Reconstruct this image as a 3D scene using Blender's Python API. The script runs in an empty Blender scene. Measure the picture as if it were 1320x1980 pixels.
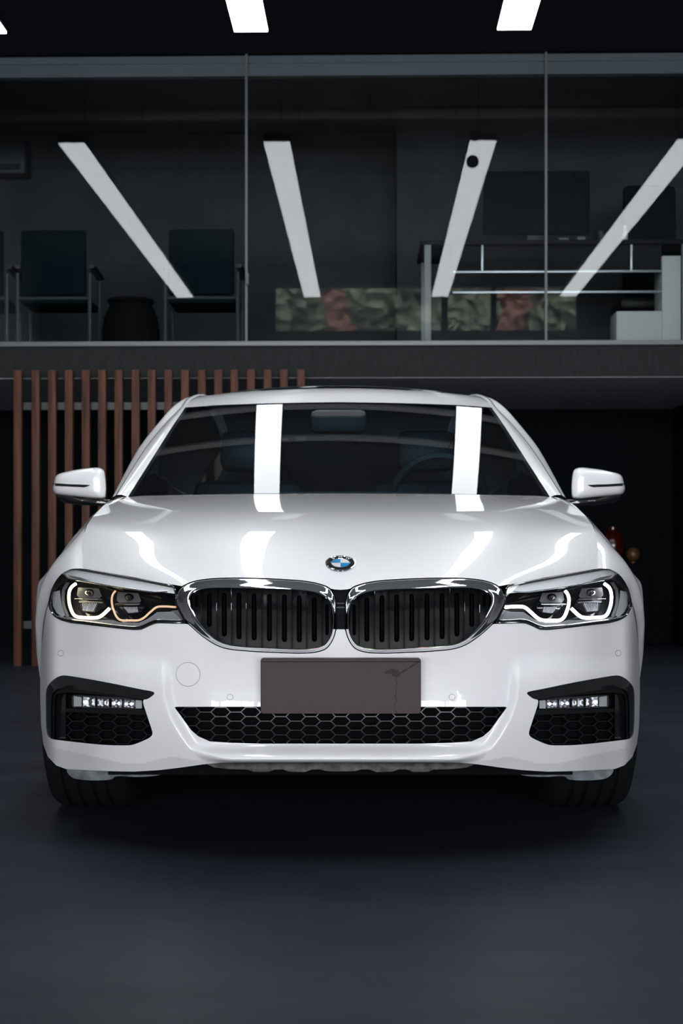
import bpy, bmesh, math, random
import numpy as np
from mathutils import Matrix, Vector, geometry

# ------------------------------------------------------------------ camera, light, exposure
sc = bpy.context.scene
COL = sc.collection
F = 3077.0            # focal length in pixels of the 1320x1980 frame
H = 0.79              # lens height
CAMX = -0.0164
PPX, PPY = 646.0, 1060.0

cam_d = bpy.data.cameras.new('camera')
cam = bpy.data.objects.new('camera', cam_d)
COL.objects.link(cam)
cam.location = (CAMX, 0, H)
cam.rotation_euler = (math.radians(90), 0, 0)
cam_d.sensor_width = 36
cam_d.lens = F / 1980 * 36
cam_d.shift_x = (660 - PPX) / 1980
cam_d.shift_y = (PPY - 990) / 1980
cam_d.clip_start = 0.05
cam_d.dof.use_dof = True
cam_d.dof.focus_distance = 4.35
cam_d.dof.aperture_fstop = 7.0
sc.camera = cam

sc.view_settings.view_transform = 'Standard'
sc.view_settings.look = 'None'
sc.view_settings.gamma = 1
sc.view_settings.exposure = 0.15
sc.view_settings.use_curve_mapping = False
sc.cycles.use_denoising = True
sc.cycles.max_bounces = 10
sc.cycles.transparent_max_bounces = 24
sc.cycles.sample_clamp_indirect = 6

LAMP_POWER = 9.4
world = bpy.data.worlds.new('sky')
sc.world = world
world.use_nodes = True
bgn = world.node_tree.nodes['Background']
bgn.inputs[0].default_value = (0.93, 0.95, 1.0, 1)
bgn.inputs[1].default_value = 10.6

YAW = math.atan((715 - PPX) / F)
ROOM = Matrix.Translation((CAMX, 0, 0)) @ Matrix.Rotation(-YAW, 4, 'Z')
def rx(px, y): return (px - 715.0) / F * y
def rz(py, y): return H + (PPY - py) / F * y

def area(name, loc, rot, sx, sy, power, color):
    d = bpy.data.lights.new(name, 'AREA')
    d.shape = 'RECTANGLE'; d.size = sx; d.size_y = sy
    d.energy = power; d.color = color
    o = bpy.data.objects.new(name, d); COL.objects.link(o)
    o.matrix_world = ROOM @ Matrix.Translation(loc) @ Matrix.Rotation(rot, 4, 'X')
    return o
# daylight that falls in through the open shopfront behind the camera
door_light = area('daylight', (0, -7.42, 2.2), math.radians(90), 11.4, 4.4, 1, (1, 1, 1))
door_light.data.cycles.is_portal = True
clerestory_light = area('daylight_above', (1.0, -7.42, 5.15), math.radians(90), 5.6, .85, 1, (1, 1, 1))
clerestory_light.data.cycles.is_portal = True
sun_d = bpy.data.lights.new('sun', 'SUN'); sun_d.energy = 8; sun_d.angle = .01; sun_d.color = (1, .95, .86)
sun = bpy.data.objects.new('sun', sun_d); COL.objects.link(sun)
sun.rotation_euler = Vector((-.15, -.75, -.75)).to_track_quat('-Z', 'Y').to_euler()

# ------------------------------------------------------------------ materials
def mat(name, color=(.8,.8,.8), rough=.5, metal=0., coat=0., coat_r=.03, spec=.5, emit=None, estr=0., noise=None, bump=None):
    m = bpy.data.materials.new(name); m.use_nodes = True
    nt = m.node_tree; b = nt.nodes['Principled BSDF']
    b.inputs['Base Color'].default_value = (*color, 1)
    b.inputs['Roughness'].default_value = rough
    b.inputs['Metallic'].default_value = metal
    b.inputs['Specular IOR Level'].default_value = spec
    b.inputs['Coat Weight'].default_value = coat
    b.inputs['Coat Roughness'].default_value = coat_r
    if emit:
        b.inputs['Emission Color'].default_value = (*emit, 1)
        b.inputs['Emission Strength'].default_value = estr
    tc = None
    if noise:   # (scale, amount, stretch)
        tc = nt.nodes.new('ShaderNodeTexCoord')
        mp = nt.nodes.new('ShaderNodeMapping'); mp.inputs['Scale'].default_value = noise[2]
        n = nt.nodes.new('ShaderNodeTexNoise'); n.inputs['Scale'].default_value = noise[0]; n.inputs['Detail'].default_value = 6
        r = nt.nodes.new('ShaderNodeMapRange')
        r.inputs['From Min'].default_value = .3; r.inputs['From Max'].default_value = .7
        r.inputs['To Min'].default_value = 1 - noise[1]; r.inputs['To Max'].default_value = 1 + noise[1]
        mx = nt.nodes.new('ShaderNodeVectorMath'); mx.operation = 'SCALE'
        mx.inputs[0].default_value = color
        nt.links.new(tc.outputs['Object'], mp.inputs[0]); nt.links.new(mp.outputs[0], n.inputs['Vector'])
        nt.links.new(n.outputs['Fac'], r.inputs['Value']); nt.links.new(r.outputs[0], mx.inputs['Scale'])
        nt.links.new(mx.outputs[0], b.inputs['Base Color'])
    if bump:    # (scale, strength)
        tc = nt.nodes.new('ShaderNodeTexCoord')
        n = nt.nodes.new('ShaderNodeTexNoise'); n.inputs['Scale'].default_value = bump[0]; n.inputs['Detail'].default_value = 5
        bp = nt.nodes.new('ShaderNodeBump'); bp.inputs['Strength'].default_value = bump[1]; bp.inputs['Distance'].default_value = .01
        nt.links.new(tc.outputs['Object'], n.inputs['Vector']); nt.links.new(n.outputs['Fac'], bp.inputs['Height'])
        nt.links.new(bp.outputs[0], b.inputs['Normal'])
    return m

def glass(name, tint, ior=1.5, rough=0.0):
    """thin pane: fresnel mix of a mirror and a tinted see-through layer"""
    m = bpy.data.materials.new(name); m.use_nodes = True
    nt = m.node_tree; nt.nodes.clear()
    out = nt.nodes.new('ShaderNodeOutputMaterial')
    mix = nt.nodes.new('ShaderNodeMixShader')
    fr = nt.nodes.new('ShaderNodeFresnel'); fr.inputs['IOR'].default_value = ior
    tr = nt.nodes.new('ShaderNodeBsdfTransparent'); tr.inputs[0].default_value = (*tint, 1)
    gl = nt.nodes.new('ShaderNodeBsdfGlossy'); gl.inputs['Roughness'].default_value = rough
    # the pane has two faces close together: same reflectance from either side
    ge = nt.nodes.new('ShaderNodeNewGeometry'); mr = nt.nodes.new('ShaderNodeMapRange')
    mr.inputs['To Min'].default_value = ior; mr.inputs['To Max'].default_value = 1 / ior
    nt.links.new(ge.outputs['Backfacing'], mr.inputs['Value']); nt.links.new(mr.outputs[0], fr.inputs['IOR'])
    nt.links.new(fr.outputs[0], mix.inputs[0]); nt.links.new(tr.outputs[0], mix.inputs[1])
    nt.links.new(gl.outputs[0], mix.inputs[2]); nt.links.new(mix.outputs[0], out.inputs[0])
    return m

M = {}
M['paint'] = mat('white_paint', (.86,.86,.875), .35, 0, 1.0, .015)
M['chrome'] = mat('chrome', (.82,.83,.85), .04, 1.0)
M['satin'] = mat('satin_silver', (.55,.56,.58), .22, 1.0)
M['gloss_black'] = mat('gloss_black_plastic', (.008,.008,.009), .08, 0, .6)
M['black'] = mat('matt_black_plastic', (.012,.012,.013), .5)
M['void'] = mat('dark_cavity', (.004,.004,.005), .8, spec=.1)
M['slat_black'] = mat('satin_black_plastic', (.006,.0065,.0075), .36)
M['mesh_black'] = mat('mesh_black_plastic', (.016,.017,.02), .3)
M['rubber'] = mat('tyre_rubber', (.006,.006,.007), .65, spec=.25)
M['alloy'] = mat('alloy_wheel', (.35,.36,.38), .3, 1.0)
M['plate'] = None
M['windshield'] = glass('windshield_glass', (.36,.52,.60), 1.55)
M['lens'] = glass('headlight_lens', (.94,.95,.96), 1.45)
M['sunroof'] = mat('black_roof_glass', (.006,.007,.009), .03, 0, 1)
M['cabin'] = mat('cabin_trim', (.03,.035,.04), .6)
M['cabin_fittings'] = mat('cabin_grey', (.026,.036,.040), .5)  # even bluish grey of the seats and steering wheel
M['dust'] = mat('dusty_valance', (.10,.095,.09), .7, noise=(40,.6,(1,1,1)))
M['tray'] = mat('grimy_deflector', (.16,.18,.19), .35, noise=(25,.7,(1,1,1)))
M['ring_warm'] = mat('warm_light_guide', (.9,.8,.6), .3, emit=(1.0,.84,.50), estr=5.0)
M['ring_amber'] = mat('amber_light_guide', (.75,.55,.38), .3, emit=(1.0,.60,.33), estr=.45)
M['ring_white'] = mat('white_light_guide', (.9,.9,.95), .3, emit=(.95,.97,1.0), estr=5.0)
M['reflector'] = mat('lamp_reflector', (.62,.63,.65), .22, .4, bump=(120,.25))
M['brow'] = mat('silver_brow', (.86,.87,.88), .25, 0, .6)
M['bezel'] = mat('silver_bezel', (.50,.51,.53), .25, .6)
M['lampgrey'] = mat('lamp_grey', (.18,.18,.19), .35, .3)
M['darkchrome'] = mat('dark_chrome', (.22,.22,.24), .12, 1.0)
M['led'] = mat('led_cell', (.55,.55,.57), .15, .95)
M['blue'] = mat('emblem_blue', (.008,.26,.56), .15, 0, 1)
M['ewhite'] = mat('emblem_white', (.75,.77,.8), .15, 0, 1)
M['wood'] = mat('slat_wood', (.100,.040,.026), .5, spec=.2, noise=(6,.45,(6,6,.5)))
M['lamp'] = mat('lamp_diffuser', (.9,.9,.9), .5, emit=(.93,.97,1.0), estr=LAMP_POWER)
M['added_uplight'] = mat('added_uplight_glow', (.9,.9,.9), .5, emit=(.93,.97,1.0), estr=4.0)  # added glow for the lamp tops, lifts the ceiling seen in reflections
M['blackmetal'] = mat('black_metal', (.01,.01,.011), .4)
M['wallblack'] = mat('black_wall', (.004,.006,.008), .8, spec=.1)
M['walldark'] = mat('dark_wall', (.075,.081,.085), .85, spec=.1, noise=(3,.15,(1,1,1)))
M['wallhall'] = mat('hall_wall', (.22,.225,.235), .8)
M['wallfront'] = mat('pale_wall', (.09,.092,.096), .8)
M['hallceil'] = mat('grey_ceiling', (.25,.26,.27), .8)
M['ceil'] = mat('black_ceiling', (.006,.007,.009), .8, spec=.05)
M['fascia'] = mat('fascia_board', (.016,.0165,.018), .65, spec=.2, noise=(14,.25,(4,4,.6)))
M['soffit'] = mat('grey_soffit', (.86,.87,.90), .7)
M['pipe'] = mat('painted_pipe', (.8,.8,.8), .5)
M['alu'] = mat('aluminium', (.42,.45,.48), .35, .8)
M['edge'] = mat('edge_trim', (.17,.18,.19), .45, .5)
M['rail'] = mat('header_rail', (.16,.18,.215), .5, .1)
M['pane'] = glass('mezzanine_glass', (.92,.95,.95), 1.42)
M['chairblue'] = mat('teal_chair_fabric', (.002,.010,.014), .8, spec=.1)
M['deskdark'] = mat('dark_desk', (.008,.009,.010), .6, spec=.15)
M['grey'] = mat('grey_metal', (.14,.15,.155), .5)
M['darkgrey'] = mat('dark_grey_metal', (.05,.06,.065), .5)
M['postgrey'] = mat('light_grey_metal', (.30,.31,.31), .5)
M['panelwhite'] = mat('pale_panel', (.55,.55,.53), .6)
M['plastic_white'] = mat('white_plastic', (.65,.66,.66), .4)
M['red'] = mat('red_gloss', (.05,.005,.004), .2, 0, .5)
M['gold'] = mat('gold', (.16,.08,.035), .4, .3)
M['leaf'] = mat('foliage', (.15,.17,.12), .7, noise=(3,.4,(1,1,1)))
M['redleaf'] = mat('red_foliage', (.24,.12,.10), .7, noise=(3,.7,(1,1,1)))
M['asphalt'] = mat('street', (.16,.16,.165), .9)

def plate_mat():
    m = mat('plate_cover', (.055,.043,.047), .5, spec=.2)
    nt = m.node_tree; b = nt.nodes['Principled BSDF']
    tc = nt.nodes.new('ShaderNodeTexCoord')
    def math_(op, a, bb):
        n = nt.nodes.new('ShaderNodeMath'); n.operation = op
        for i, v in enumerate((a, bb)):
            if v is None: continue
            if isinstance(v, (int, float)): n.inputs[i].default_value = v
            else: nt.links.new(v, n.inputs[i])
        return n.outputs[0]
    sep = nt.nodes.new('ShaderNodeSeparateXYZ'); nt.links.new(tc.outputs['Object'], sep.inputs[0])
    nz = nt.nodes.new('ShaderNodeTexNoise'); nz.inputs['Scale'].default_value = 18; nz.inputs['Detail'].default_value = 8
    nt.links.new(tc.outputs['Object'], nz.inputs['Vector'])
    wob = math_('MULTIPLY', math_('SUBTRACT', nz.outputs['Fac'], .5), .07)
    x = math_('ADD', sep.outputs[0], wob)
    z = math_('ADD', sep.outputs[2], wob)
    # dribble running down from the smudge
    d1 = math_('ABSOLUTE', math_('SUBTRACT', x, .138), None)
    line = math_('MULTIPLY', math_('LESS_THAN', d1, .0016), math_('LESS_THAN', z, .472))
    # smudge
    e1 = math_('DIVIDE', math_('SUBTRACT', x, .128), .022)
    e2 = math_('DIVIDE', math_('SUBTRACT', z, .474), .009)
    blob = math_('LESS_THAN', math_('ADD', math_('MULTIPLY', e1, e1), math_('MULTIPLY', e2, e2)), 1.0)
    # oblique trail to the upper corner
    t = math_('SUBTRACT', math_('SUBTRACT', z, .474), math_('MULTIPLY', math_('SUBTRACT', x, .14), .55))
    tr = math_('MULTIPLY', math_('LESS_THAN', math_('ABSOLUTE', t, None), .0025), math_('GREATER_THAN', x, .135))
    f = math_('MAXIMUM', math_('MAXIMUM', line, blob), tr)
    f = math_('MULTIPLY', f, .75)
    f2 = nt.nodes.new('ShaderNodeMix'); f2.data_type = 'RGBA'
    f2.inputs[6].default_value = (.062,.046,.051,1); f2.inputs[7].default_value = (.012,.010,.012,1)
    nt.links.new(f, f2.inputs[0]); nt.links.new(f2.outputs[2], b.inputs['Base Color'])
    return m
M['plate'] = plate_mat()

def floor_mat():
    m = mat('epoxy_floor', (.06,.066,.078), .3)
    nt = m.node_tree; b = nt.nodes['Principled BSDF']
    tc = nt.nodes.new('ShaderNodeTexCoord')
    mp = nt.nodes.new('ShaderNodeMapping'); mp.inputs['Scale'].default_value = (.6, 1.6, 1)
    n1 = nt.nodes.new('ShaderNodeTexNoise'); n1.inputs['Scale'].default_value = 1.4; n1.inputs['Detail'].default_value = 9; n1.inputs['Roughness'].default_value = .62
    cr = nt.nodes.new('ShaderNodeValToRGB')
    cr.color_ramp.elements[0].position = .3; cr.color_ramp.elements[0].color = (.022,.027,.037,1)
    cr.color_ramp.elements[1].position = .7; cr.color_ramp.elements[1].color = (.034,.041,.053,1)
    rr = nt.nodes.new('ShaderNodeMapRange'); rr.inputs['To Min'].default_value = .34; rr.inputs['To Max'].default_value = .52; b.inputs['Specular IOR Level'].default_value = .07
    n2 = nt.nodes.new('ShaderNodeTexNoise'); n2.inputs['Scale'].default_value = 5; n2.inputs['Detail'].default_value = 8
    bp = nt.nodes.new('ShaderNodeBump'); bp.inputs['Strength'].default_value = .06; bp.inputs['Distance'].default_value = .02
    L = nt.links.new
    L(tc.outputs['Object'], mp.inputs[0]); L(mp.outputs[0], n1.inputs['Vector']); L(mp.outputs[0], n2.inputs['Vector'])
    L(n1.outputs['Fac'], cr.inputs[0]); L(cr.outputs[0], b.inputs['Base Color'])
    L(n2.outputs['Fac'], rr.inputs['Value']); L(rr.outputs[0], b.inputs['Roughness'])
    L(n1.outputs['Fac'], bp.inputs['Height']); L(bp.outputs[0], b.inputs['Normal'])
    return m
M['floor'] = floor_mat()

# ------------------------------------------------------------------ object helpers
BASE = {}     # name of root -> base location (meshes are written in the root's surroundings)
def link(o): COL.objects.link(o); return o
def tag(o, label=None, cat=None, group=None, kind=None):
    if label: o['label'] = label
    if cat: o['category'] = cat
    if group: o['group'] = group
    if kind: o['kind'] = kind
    return o
def thing(name, label, cat, loc=(0,0,0), group=None, room=True):
    o = link(bpy.data.objects.new(name, None))
    o.empty_display_size = .2
    o.matrix_world = (ROOM if room else Matrix.Identity(4)) @ Matrix.Translation(loc)
    BASE[o.name] = Vector(loc)
    return tag(o, label, cat, group)
def adopt(o, parent, room):
    if parent is None:
        if room: o.matrix_world = ROOM.copy()
    else:
        o.parent = parent
        if parent.name in BASE and parent.type == 'EMPTY':
            o.matrix_parent_inverse = Matrix.Translation(-BASE[parent.name])
def mk(name, verts, faces, material, parent=None, normals=None, smooth=True, sharp=32, room=False, origin=False):
    me = bpy.data.meshes.new(name)
    me.from_pydata([tuple(map(float, v)) for v in verts], [], [tuple(map(int, f)) for f in faces])
    me.materials.append(material)
    if smooth:
        me.polygons.foreach_set('use_smooth', [True] * len(me.polygons))
        if normals is None: me.set_sharp_from_angle(angle=math.radians(sharp))
    me.update()
    if normals is not None:
        me.normals_split_custom_set_from_vertices([tuple(map(float, n)) for n in normals])
    o = link(bpy.data.objects.new(name, me))
    adopt(o, parent, room)
    return o

class MB:
    """collects shapes into one mesh"""
    def __init__(s): s.v = []; s.f = []
    def add(s, v, f):
        n = len(s.v); s.v += [tuple(p) for p in v]; s.f += [tuple(i + n for i in q) for q in f]; return s
    def box(s, x0, x1, y0, y1, z0, z1, b=0.0):
        x0, x1 = min(x0, x1), max(x0, x1); y0, y1 = min(y0, y1), max(y0, y1); z0, z1 = min(z0, z1), max(z0, z1)
        bm = bmesh.new(); bmesh.ops.create_cube(bm, size=1)
        for v in bm.verts:
            v.co = ((x0 + x1) / 2 + v.co.x * (x1 - x0), (y0 + y1) / 2 + v.co.y * (y1 - y0), (z0 + z1) / 2 + v.co.z * (z1 - z0))
        if b > 0:
            bmesh.ops.bevel(bm, geom=bm.edges[:], offset=min(b, .45 * min(x1 - x0, y1 - y0, z1 - z0)), segments=2, profile=.5, affect='EDGES')
        bm.verts.index_update()
        s.add([v.co[:] for v in bm.verts], [[v.index for v in f.verts] for f in bm.faces]); bm.free(); return s
    def tube(s, pts, r, closed=False, seg=10, ry=None, caps=True):
        """sweep an ellipse (r across, ry along the depth axis) along a 3-D path"""
        pts = [Vector(p) for p in pts]; n = len(pts); V = []
        rr = r if isinstance(r, (list, tuple)) else [r] * n
        for i, p in enumerate(pts):
            a = pts[(i - 1) % n] if (closed or i > 0) else pts[i]
            b = pts[(i + 1) % n] if (closed or i < n - 1) else pts[i]
            t = (b - a).normalized()
            ref = Vector((0, 1, 0)) if abs(t.y) < .9 else Vector((0, 0, 1))
            w = t.cross(ref).normalized(); d = w.cross(t).normalized()
            for k in range(seg):
                an = 2 * math.pi * k / seg
                V.append(p + w * (math.cos(an) * rr[i]) + d * (math.sin(an) * (ry if ry else rr[i])))
        Fc = []
        for i in range(n if closed else n - 1):
            for k in range(seg):
                a0 = i * seg + k; a1 = i * seg + (k + 1) % seg; j = (i + 1) % n
                Fc.append((a0, a1, j * seg + (k + 1) % seg, j * seg + k))
        if not closed and caps:
            Fc.append(tuple(reversed(range(seg)))); Fc.append(tuple(range((n - 1) * seg, n * seg)))
        return s.add(V, Fc)
    def cyl(s, p0, p1, r0, r1=None, seg=24):
        r1 = r0 if r1 is None else r1
        return s.tube([p0, p1], [r0, r1], seg=seg)
    def lathe(s, prof, center, axis='Z', seg=40):
        """prof: list of (radius, height)"""
        V = []; Fc = []; n = len(prof); c = Vector(center)
        for k in range(seg):
            a = 2 * math.pi * k / seg; ca, sa = math.cos(a), math.sin(a)
            for r, h in prof:
                if axis == 'Z': V.append(c + Vector((r * ca, r * sa, h)))
                elif axis == 'X': V.append(c + Vector((h, r * ca, r * sa)))
                else: V.append(c + Vector((r * ca, h, r * sa)))
        for k in range(seg):
            j = (k + 1) % seg
            for i in range(n - 1):
                Fc.append((k * n + i, j * n + i, j * n + i + 1, k * n + i + 1))
        return s.add(V, Fc)
    def grid(s, G):
        G = np.asarray(G); r, c = G.shape[:2]
        return s.add(G.reshape(-1, 3).tolist(), [(i * c + j, i * c + j + 1, (i + 1) * c + j + 1, (i + 1) * c + j) for i in range(r - 1) for j in range(c - 1)])
    def build(s, name, material, parent=None, **k):
        return mk(name, s.v, s.f, material, parent, **k)

def pchip(xs, ys):
    xs = np.asarray(xs, float); ys = np.asarray(ys, float)
    h = np.diff(xs); d = np.diff(ys) / h
    m = np.zeros_like(ys)
    m[0], m[-1] = d[0], d[-1]
    for i in range(1, len(xs) - 1):
        if d[i-1] * d[i] > 0:
            w1 = 2 * h[i] + h[i-1]; w2 = h[i] + 2 * h[i-1]
            m[i] = (w1 + w2) / (w1 / d[i-1] + w2 / d[i])
    def f(x):
        x = np.asarray(x, float)
        i = np.clip(np.searchsorted(xs, x) - 1, 0, len(xs) - 2)
        t = (x - xs[i]) / h[i]
        tc = np.clip(t, 0, 1)
        v = ((1 + 2*tc) * (1-tc)**2 * ys[i] + tc * (1-tc)**2 * h[i] * m[i] + tc*tc * (3 - 2*tc) * ys[i+1] + tc*tc * (tc-1) * h[i] * m[i+1])
        return v + np.where(t < 0, (x - xs[0]) * m[0], 0) + np.where(t > 1, (x - xs[-1]) * m[-1], 0)
    return f
def nspline(xs, ys):
    """natural cubic spline, smoother than pchip (for reflective surfaces)"""
    xs = np.asarray(xs, float); ys = np.asarray(ys, float); n = len(xs)
    A = np.zeros((n, n)); R = np.zeros((n,) + ys.shape[1:])
    h = np.diff(xs)
    A[0, 0] = A[-1, -1] = 1
    for i in range(1, n - 1):
        A[i, i-1] = h[i-1]; A[i, i] = 2 * (h[i-1] + h[i]); A[i, i+1] = h[i]
        R[i] = 6 * ((ys[i+1] - ys[i]) / h[i] - (ys[i] - ys[i-1]) / h[i-1])
    m = np.linalg.solve(A, R)
    def f(x):
        x = np.asarray(x, float)
        i = np.clip(np.searchsorted(xs, x) - 1, 0, n - 2)
        a = xs[i+1] - x; b = x - xs[i]; hh = h[i]
        ex = (slice(None),) * x.ndim + (None,) * (ys.ndim - 1)
        if ys.ndim > 1: a, b, hh = a[ex], b[ex], hh[ex]
        return m[i] * a**3 / (6*hh) + m[i+1] * b**3 / (6*hh) + (ys[i]/hh - m[i]*hh/6) * a + (ys[i+1]/hh - m[i+1]*hh/6) * b
    return f
def sst(x, a, b):
    t = np.clip((x - a) / (b - a), 0, 1); return t * t * (3 - 2 * t)

def catmull(pts, step=3.0, closed=True):
    P = np.asarray(pts, float); n = len(P); out = []
    rng = range(n if closed else n - 1)
    for i in rng:
        if closed: p0, p1, p2, p3 = P[(i-1) % n], P[i], P[(i+1) % n], P[(i+2) % n]
        else:
            p1, p2 = P[i], P[i+1]
            p0 = P[i-1] if i > 0 else 2*p1 - p2
            p3 = P[i+2] if i + 2 < n else 2*p2 - p1
        d = np.linalg.norm(p2 - p1); k = max(1, int(math.ceil(d / step)))
        # centripetal
        t0 = 0.; t1 = t0 + max(1e-6, np.linalg.norm(p1-p0))**.5; t2 = t1 + max(1e-6, d)**.5; t3 = t2 + max(1e-6, np.linalg.norm(p3-p2))**.5
        for q in range(k):
            t = t1 + (t2 - t1) * q / k
            A1 = (t1-t)/(t1-t0)*p0 + (t-t0)/(t1-t0)*p1; A2 = (t2-t)/(t2-t1)*p1 + (t-t1)/(t2-t1)*p2; A3 = (t3-t)/(t3-t2)*p2 + (t-t2)/(t3-t2)*p3
            B1 = (t2-t)/(t2-t0)*A1 + (t-t0)/(t2-t0)*A2; B2 = (t3-t)/(t3-t1)*A2 + (t-t1)/(t3-t1)*A3
            out.append((t2-t)/(t2-t1)*B1 + (t-t1)/(t2-t1)*B2)
    if not closed: out.append(P[-1])
    return np.array(out)
def chaikin(pts, it=3, closed=True, q=.22):
    P = np.asarray(pts, float)
    for _ in range(it):
        n = len(P); out = [] if closed else [P[0]]
        for i in range(n if closed else n - 1):
            a, b = P[i], P[(i+1) % n]
            out += [a * (1-q) + b * q, a * q + b * (1-q)]
        if not closed: out.append(P[-1])
        P = np.array(out)
    return P
def dens(pts, step=4.0, closed=True):
    P = np.asarray(pts, float); out = []; n = len(P)
    for i in range(n if closed else n - 1):
        a, b = P[i], P[(i+1) % n]; k = max(1, int(math.ceil(np.linalg.norm(b-a) / step)))
        for q in range(k): out.append(a + (b-a) * q / k)
    if not closed: out.append(P[-1])
    P = np.array(out)
    keep = [0]
    for i in range(1, len(P)):
        if np.linalg.norm(P[i] - P[keep[-1]]) > .35: keep.append(i)
    if closed and len(keep) > 3 and np.linalg.norm(P[keep[-1]] - P[0]) < .35: keep.pop()
    return P[keep]
def pip(q, poly):
    q = np.asarray(q, float); P = np.asarray(poly, float)
    x, y = q[:, 0], q[:, 1]; ins = np.zeros(len(q), bool)
    for i in range(len(P)):
        x1, y1 = P[i]; x2, y2 = P[(i+1) % len(P)]
        if y1 == y2: continue
        c = ((y1 > y) != (y2 > y)) & (x < (x2 - x1) * (y - y1) / (y2 - y1) + x1)
        ins ^= c
    return ins
def sdist(q, line, closed=False):
    """unsigned distance of points to a polyline"""
    q = np.asarray(q, float); P = np.asarray(line, float); d = np.full(len(q), 1e9)
    for i in range(len(P) if closed else len(P) - 1):
        a, b = P[i], P[(i+1) % len(P)]; ab = b - a; L = max(1e-9, ab @ ab)
        t = np.clip(((q - a) @ ab) / L, 0, 1)
        d = np.minimum(d, np.linalg.norm(q - (a + t[:, None] * ab), axis=1))
    return d
def inset(poly, d):
    """move a closed outline inwards by d pixels"""
    P = np.asarray(poly, float); n = len(P)
    ar = 0.5 * np.sum(P[:, 0] * np.roll(P[:, 1], -1) - np.roll(P[:, 0], -1) * P[:, 1])
    t = np.roll(P, -1, 0) - np.roll(P, 1, 0); t /= np.maximum(1e-9, np.linalg.norm(t, axis=1))[:, None]
    nrm = np.stack([-t[:, 1], t[:, 0]], 1) * (1 if ar > 0 else -1)
    return P + nrm * d
def U(pts, c=658.0):
    """photo pixels on the left half -> (distance from the car's centre line, row)"""
    return np.array([(c - p[0], p[1]) for p in pts], float)

# ------------------------------------------------------------------ car surfaces: depth over the frontal view
def P3(uv, D, side=-1):
    uv = np.asarray(uv, float); D = np.asarray(D, float)
    return np.stack([side * uv[:, 0] * D / F, D, H - (uv[:, 1] - PPY) * D / F], 1)

plan = nspline([-540,-480,-400,-300,-150,0,150,300,400,480,540,565,580],
               [4.33,4.212,4.122,4.056,4.026,4.02,4.026,4.056,4.122,4.212,4.33,4.42,4.56])
lean_v = nspline([1040,1085,1120,1160,1200,1260,1370,1440,1470,1500], [.30,.165,.107,.069,.041,.017,-.015,-.010,.000,.008])
WING = [(339,1262),(338,1290),(337,1320),(334,1351),(322,1387),(303,1420),(287,1443),(266,1463),(235,1476),(180,1490)]
LOWLINE = pchip([0,282,323,396,505,569,600], [1500,1470,1464,1477,1456,1443,1437])
def S_front(uv):
    uv = np.asarray(uv, float); u, v = uv[:, 0], uv[:, 1]
    D = plan(u) + lean_v(v) * (1 + .55 * (np.clip(u, 0, 560) / 500)**2 * sst(-v, -1210, -1110))
    # outer wings stand proud of the flat centre
    d = sdist(uv, WING)
    poly = WING + [(-50,1490),(-50,1262)]
    s = np.where(pip(uv, poly), -d, d)
    w = sst(s, -13, 9) * sst(v, 1262, 1330)
    D = D - .026 * w
    # ledge of the lower lip
    lip = sst(v, 1436, 1468) * (1 - sst(v, 1469, 1478) * .5)
    D = D - .050 * lip * (1 - w)
    # undercut of the wings
    D = D + .0006 * np.clip(v - LOWLINE(u), 0, 60) * w
    # soft shoulder over the side intakes
    D = D - .012 * np.exp(-((v - 1296 - .13 * (u - 450)) / 20)**2) * sst(u, 340, 420) * (1 - sst(u, 520, 575))
    return D

HX = np.array([0,.15,.30,.45,.60,.72,.80])
HS = np.array([-.12,-.06,0,.05,.12,.2,.3,.4,.5,.7,1.0,1.4,1.6])
HC = np.array([.53,.625,.700,.7377,.7726,.8033,.835,.861,.8815,.911,.944,.980,.997])
HD = np.array([.02,.022,.025,.023,.023,.030,.028,.020,.015,.013,.013,.015,.015])
HG = [0,.02,.14,.42,.74,.95,1.05]
HZ = np.array([HC + HD * g for g in HG])
sweep = nspline([-.8,-.72,-.6,-.45,-.3,-.15,0,.15,.3,.45,.6,.72,.8], [.40,.31,.19,.08,.022,.004,0,.004,.022,.08,.19,.31,.40])
HXf = np.concatenate([-HX[:0:-1], HX]); HZf = np.concatenate([HZ[:0:-1], HZ])
_hs = nspline(HS, HZf.T)
def zhood(X, D):
    X = np.asarray(X, float); s = np.clip(D - 4.13 - sweep(np.clip(np.abs(X), 0, .82)), -.12, 1.62)
    Z = _hs(s)                                   # (N, 13)
    n = len(HXf)
    # cubic interpolation across the columns
    i = np.clip(np.searchsorted(HXf, X) - 1, 0, n - 2)
    x0, x1 = HXf[i], HXf[i+1]; t = (X - x0) / (x1 - x0)
    def g(k): return np.take_along_axis(Z, np.clip(k, 0, n-1)[:, None], 1)[:, 0]
    z0, z1 = g(i), g(i+1)
    xm, xp = HXf[np.clip(i-1, 0, n-1)], HXf[np.clip(i+2, 0, n-1)]
    m0 = (z1 - g(i-1)) / (x1 - xm) * (x1 - x0); m1 = (g(i+2) - z0) / (xp - x0) * (x1 - x0)
    z = (2*t**3 - 3*t**2 + 1) * z0 + (t**3 - 2*t**2 + t) * m0 + (-2*t**3 + 3*t**2) * z1 + (t**3 - t**2) * m1
    # ridge that runs from the grille shoulder back towards the pillar
    xr = .43 + .15 * s
    return z + .004 * np.exp(-((np.abs(X) - xr) / .085)**2) * sst(s, .0, .18) * (1 - sst(s, .75, 1.2))
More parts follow.
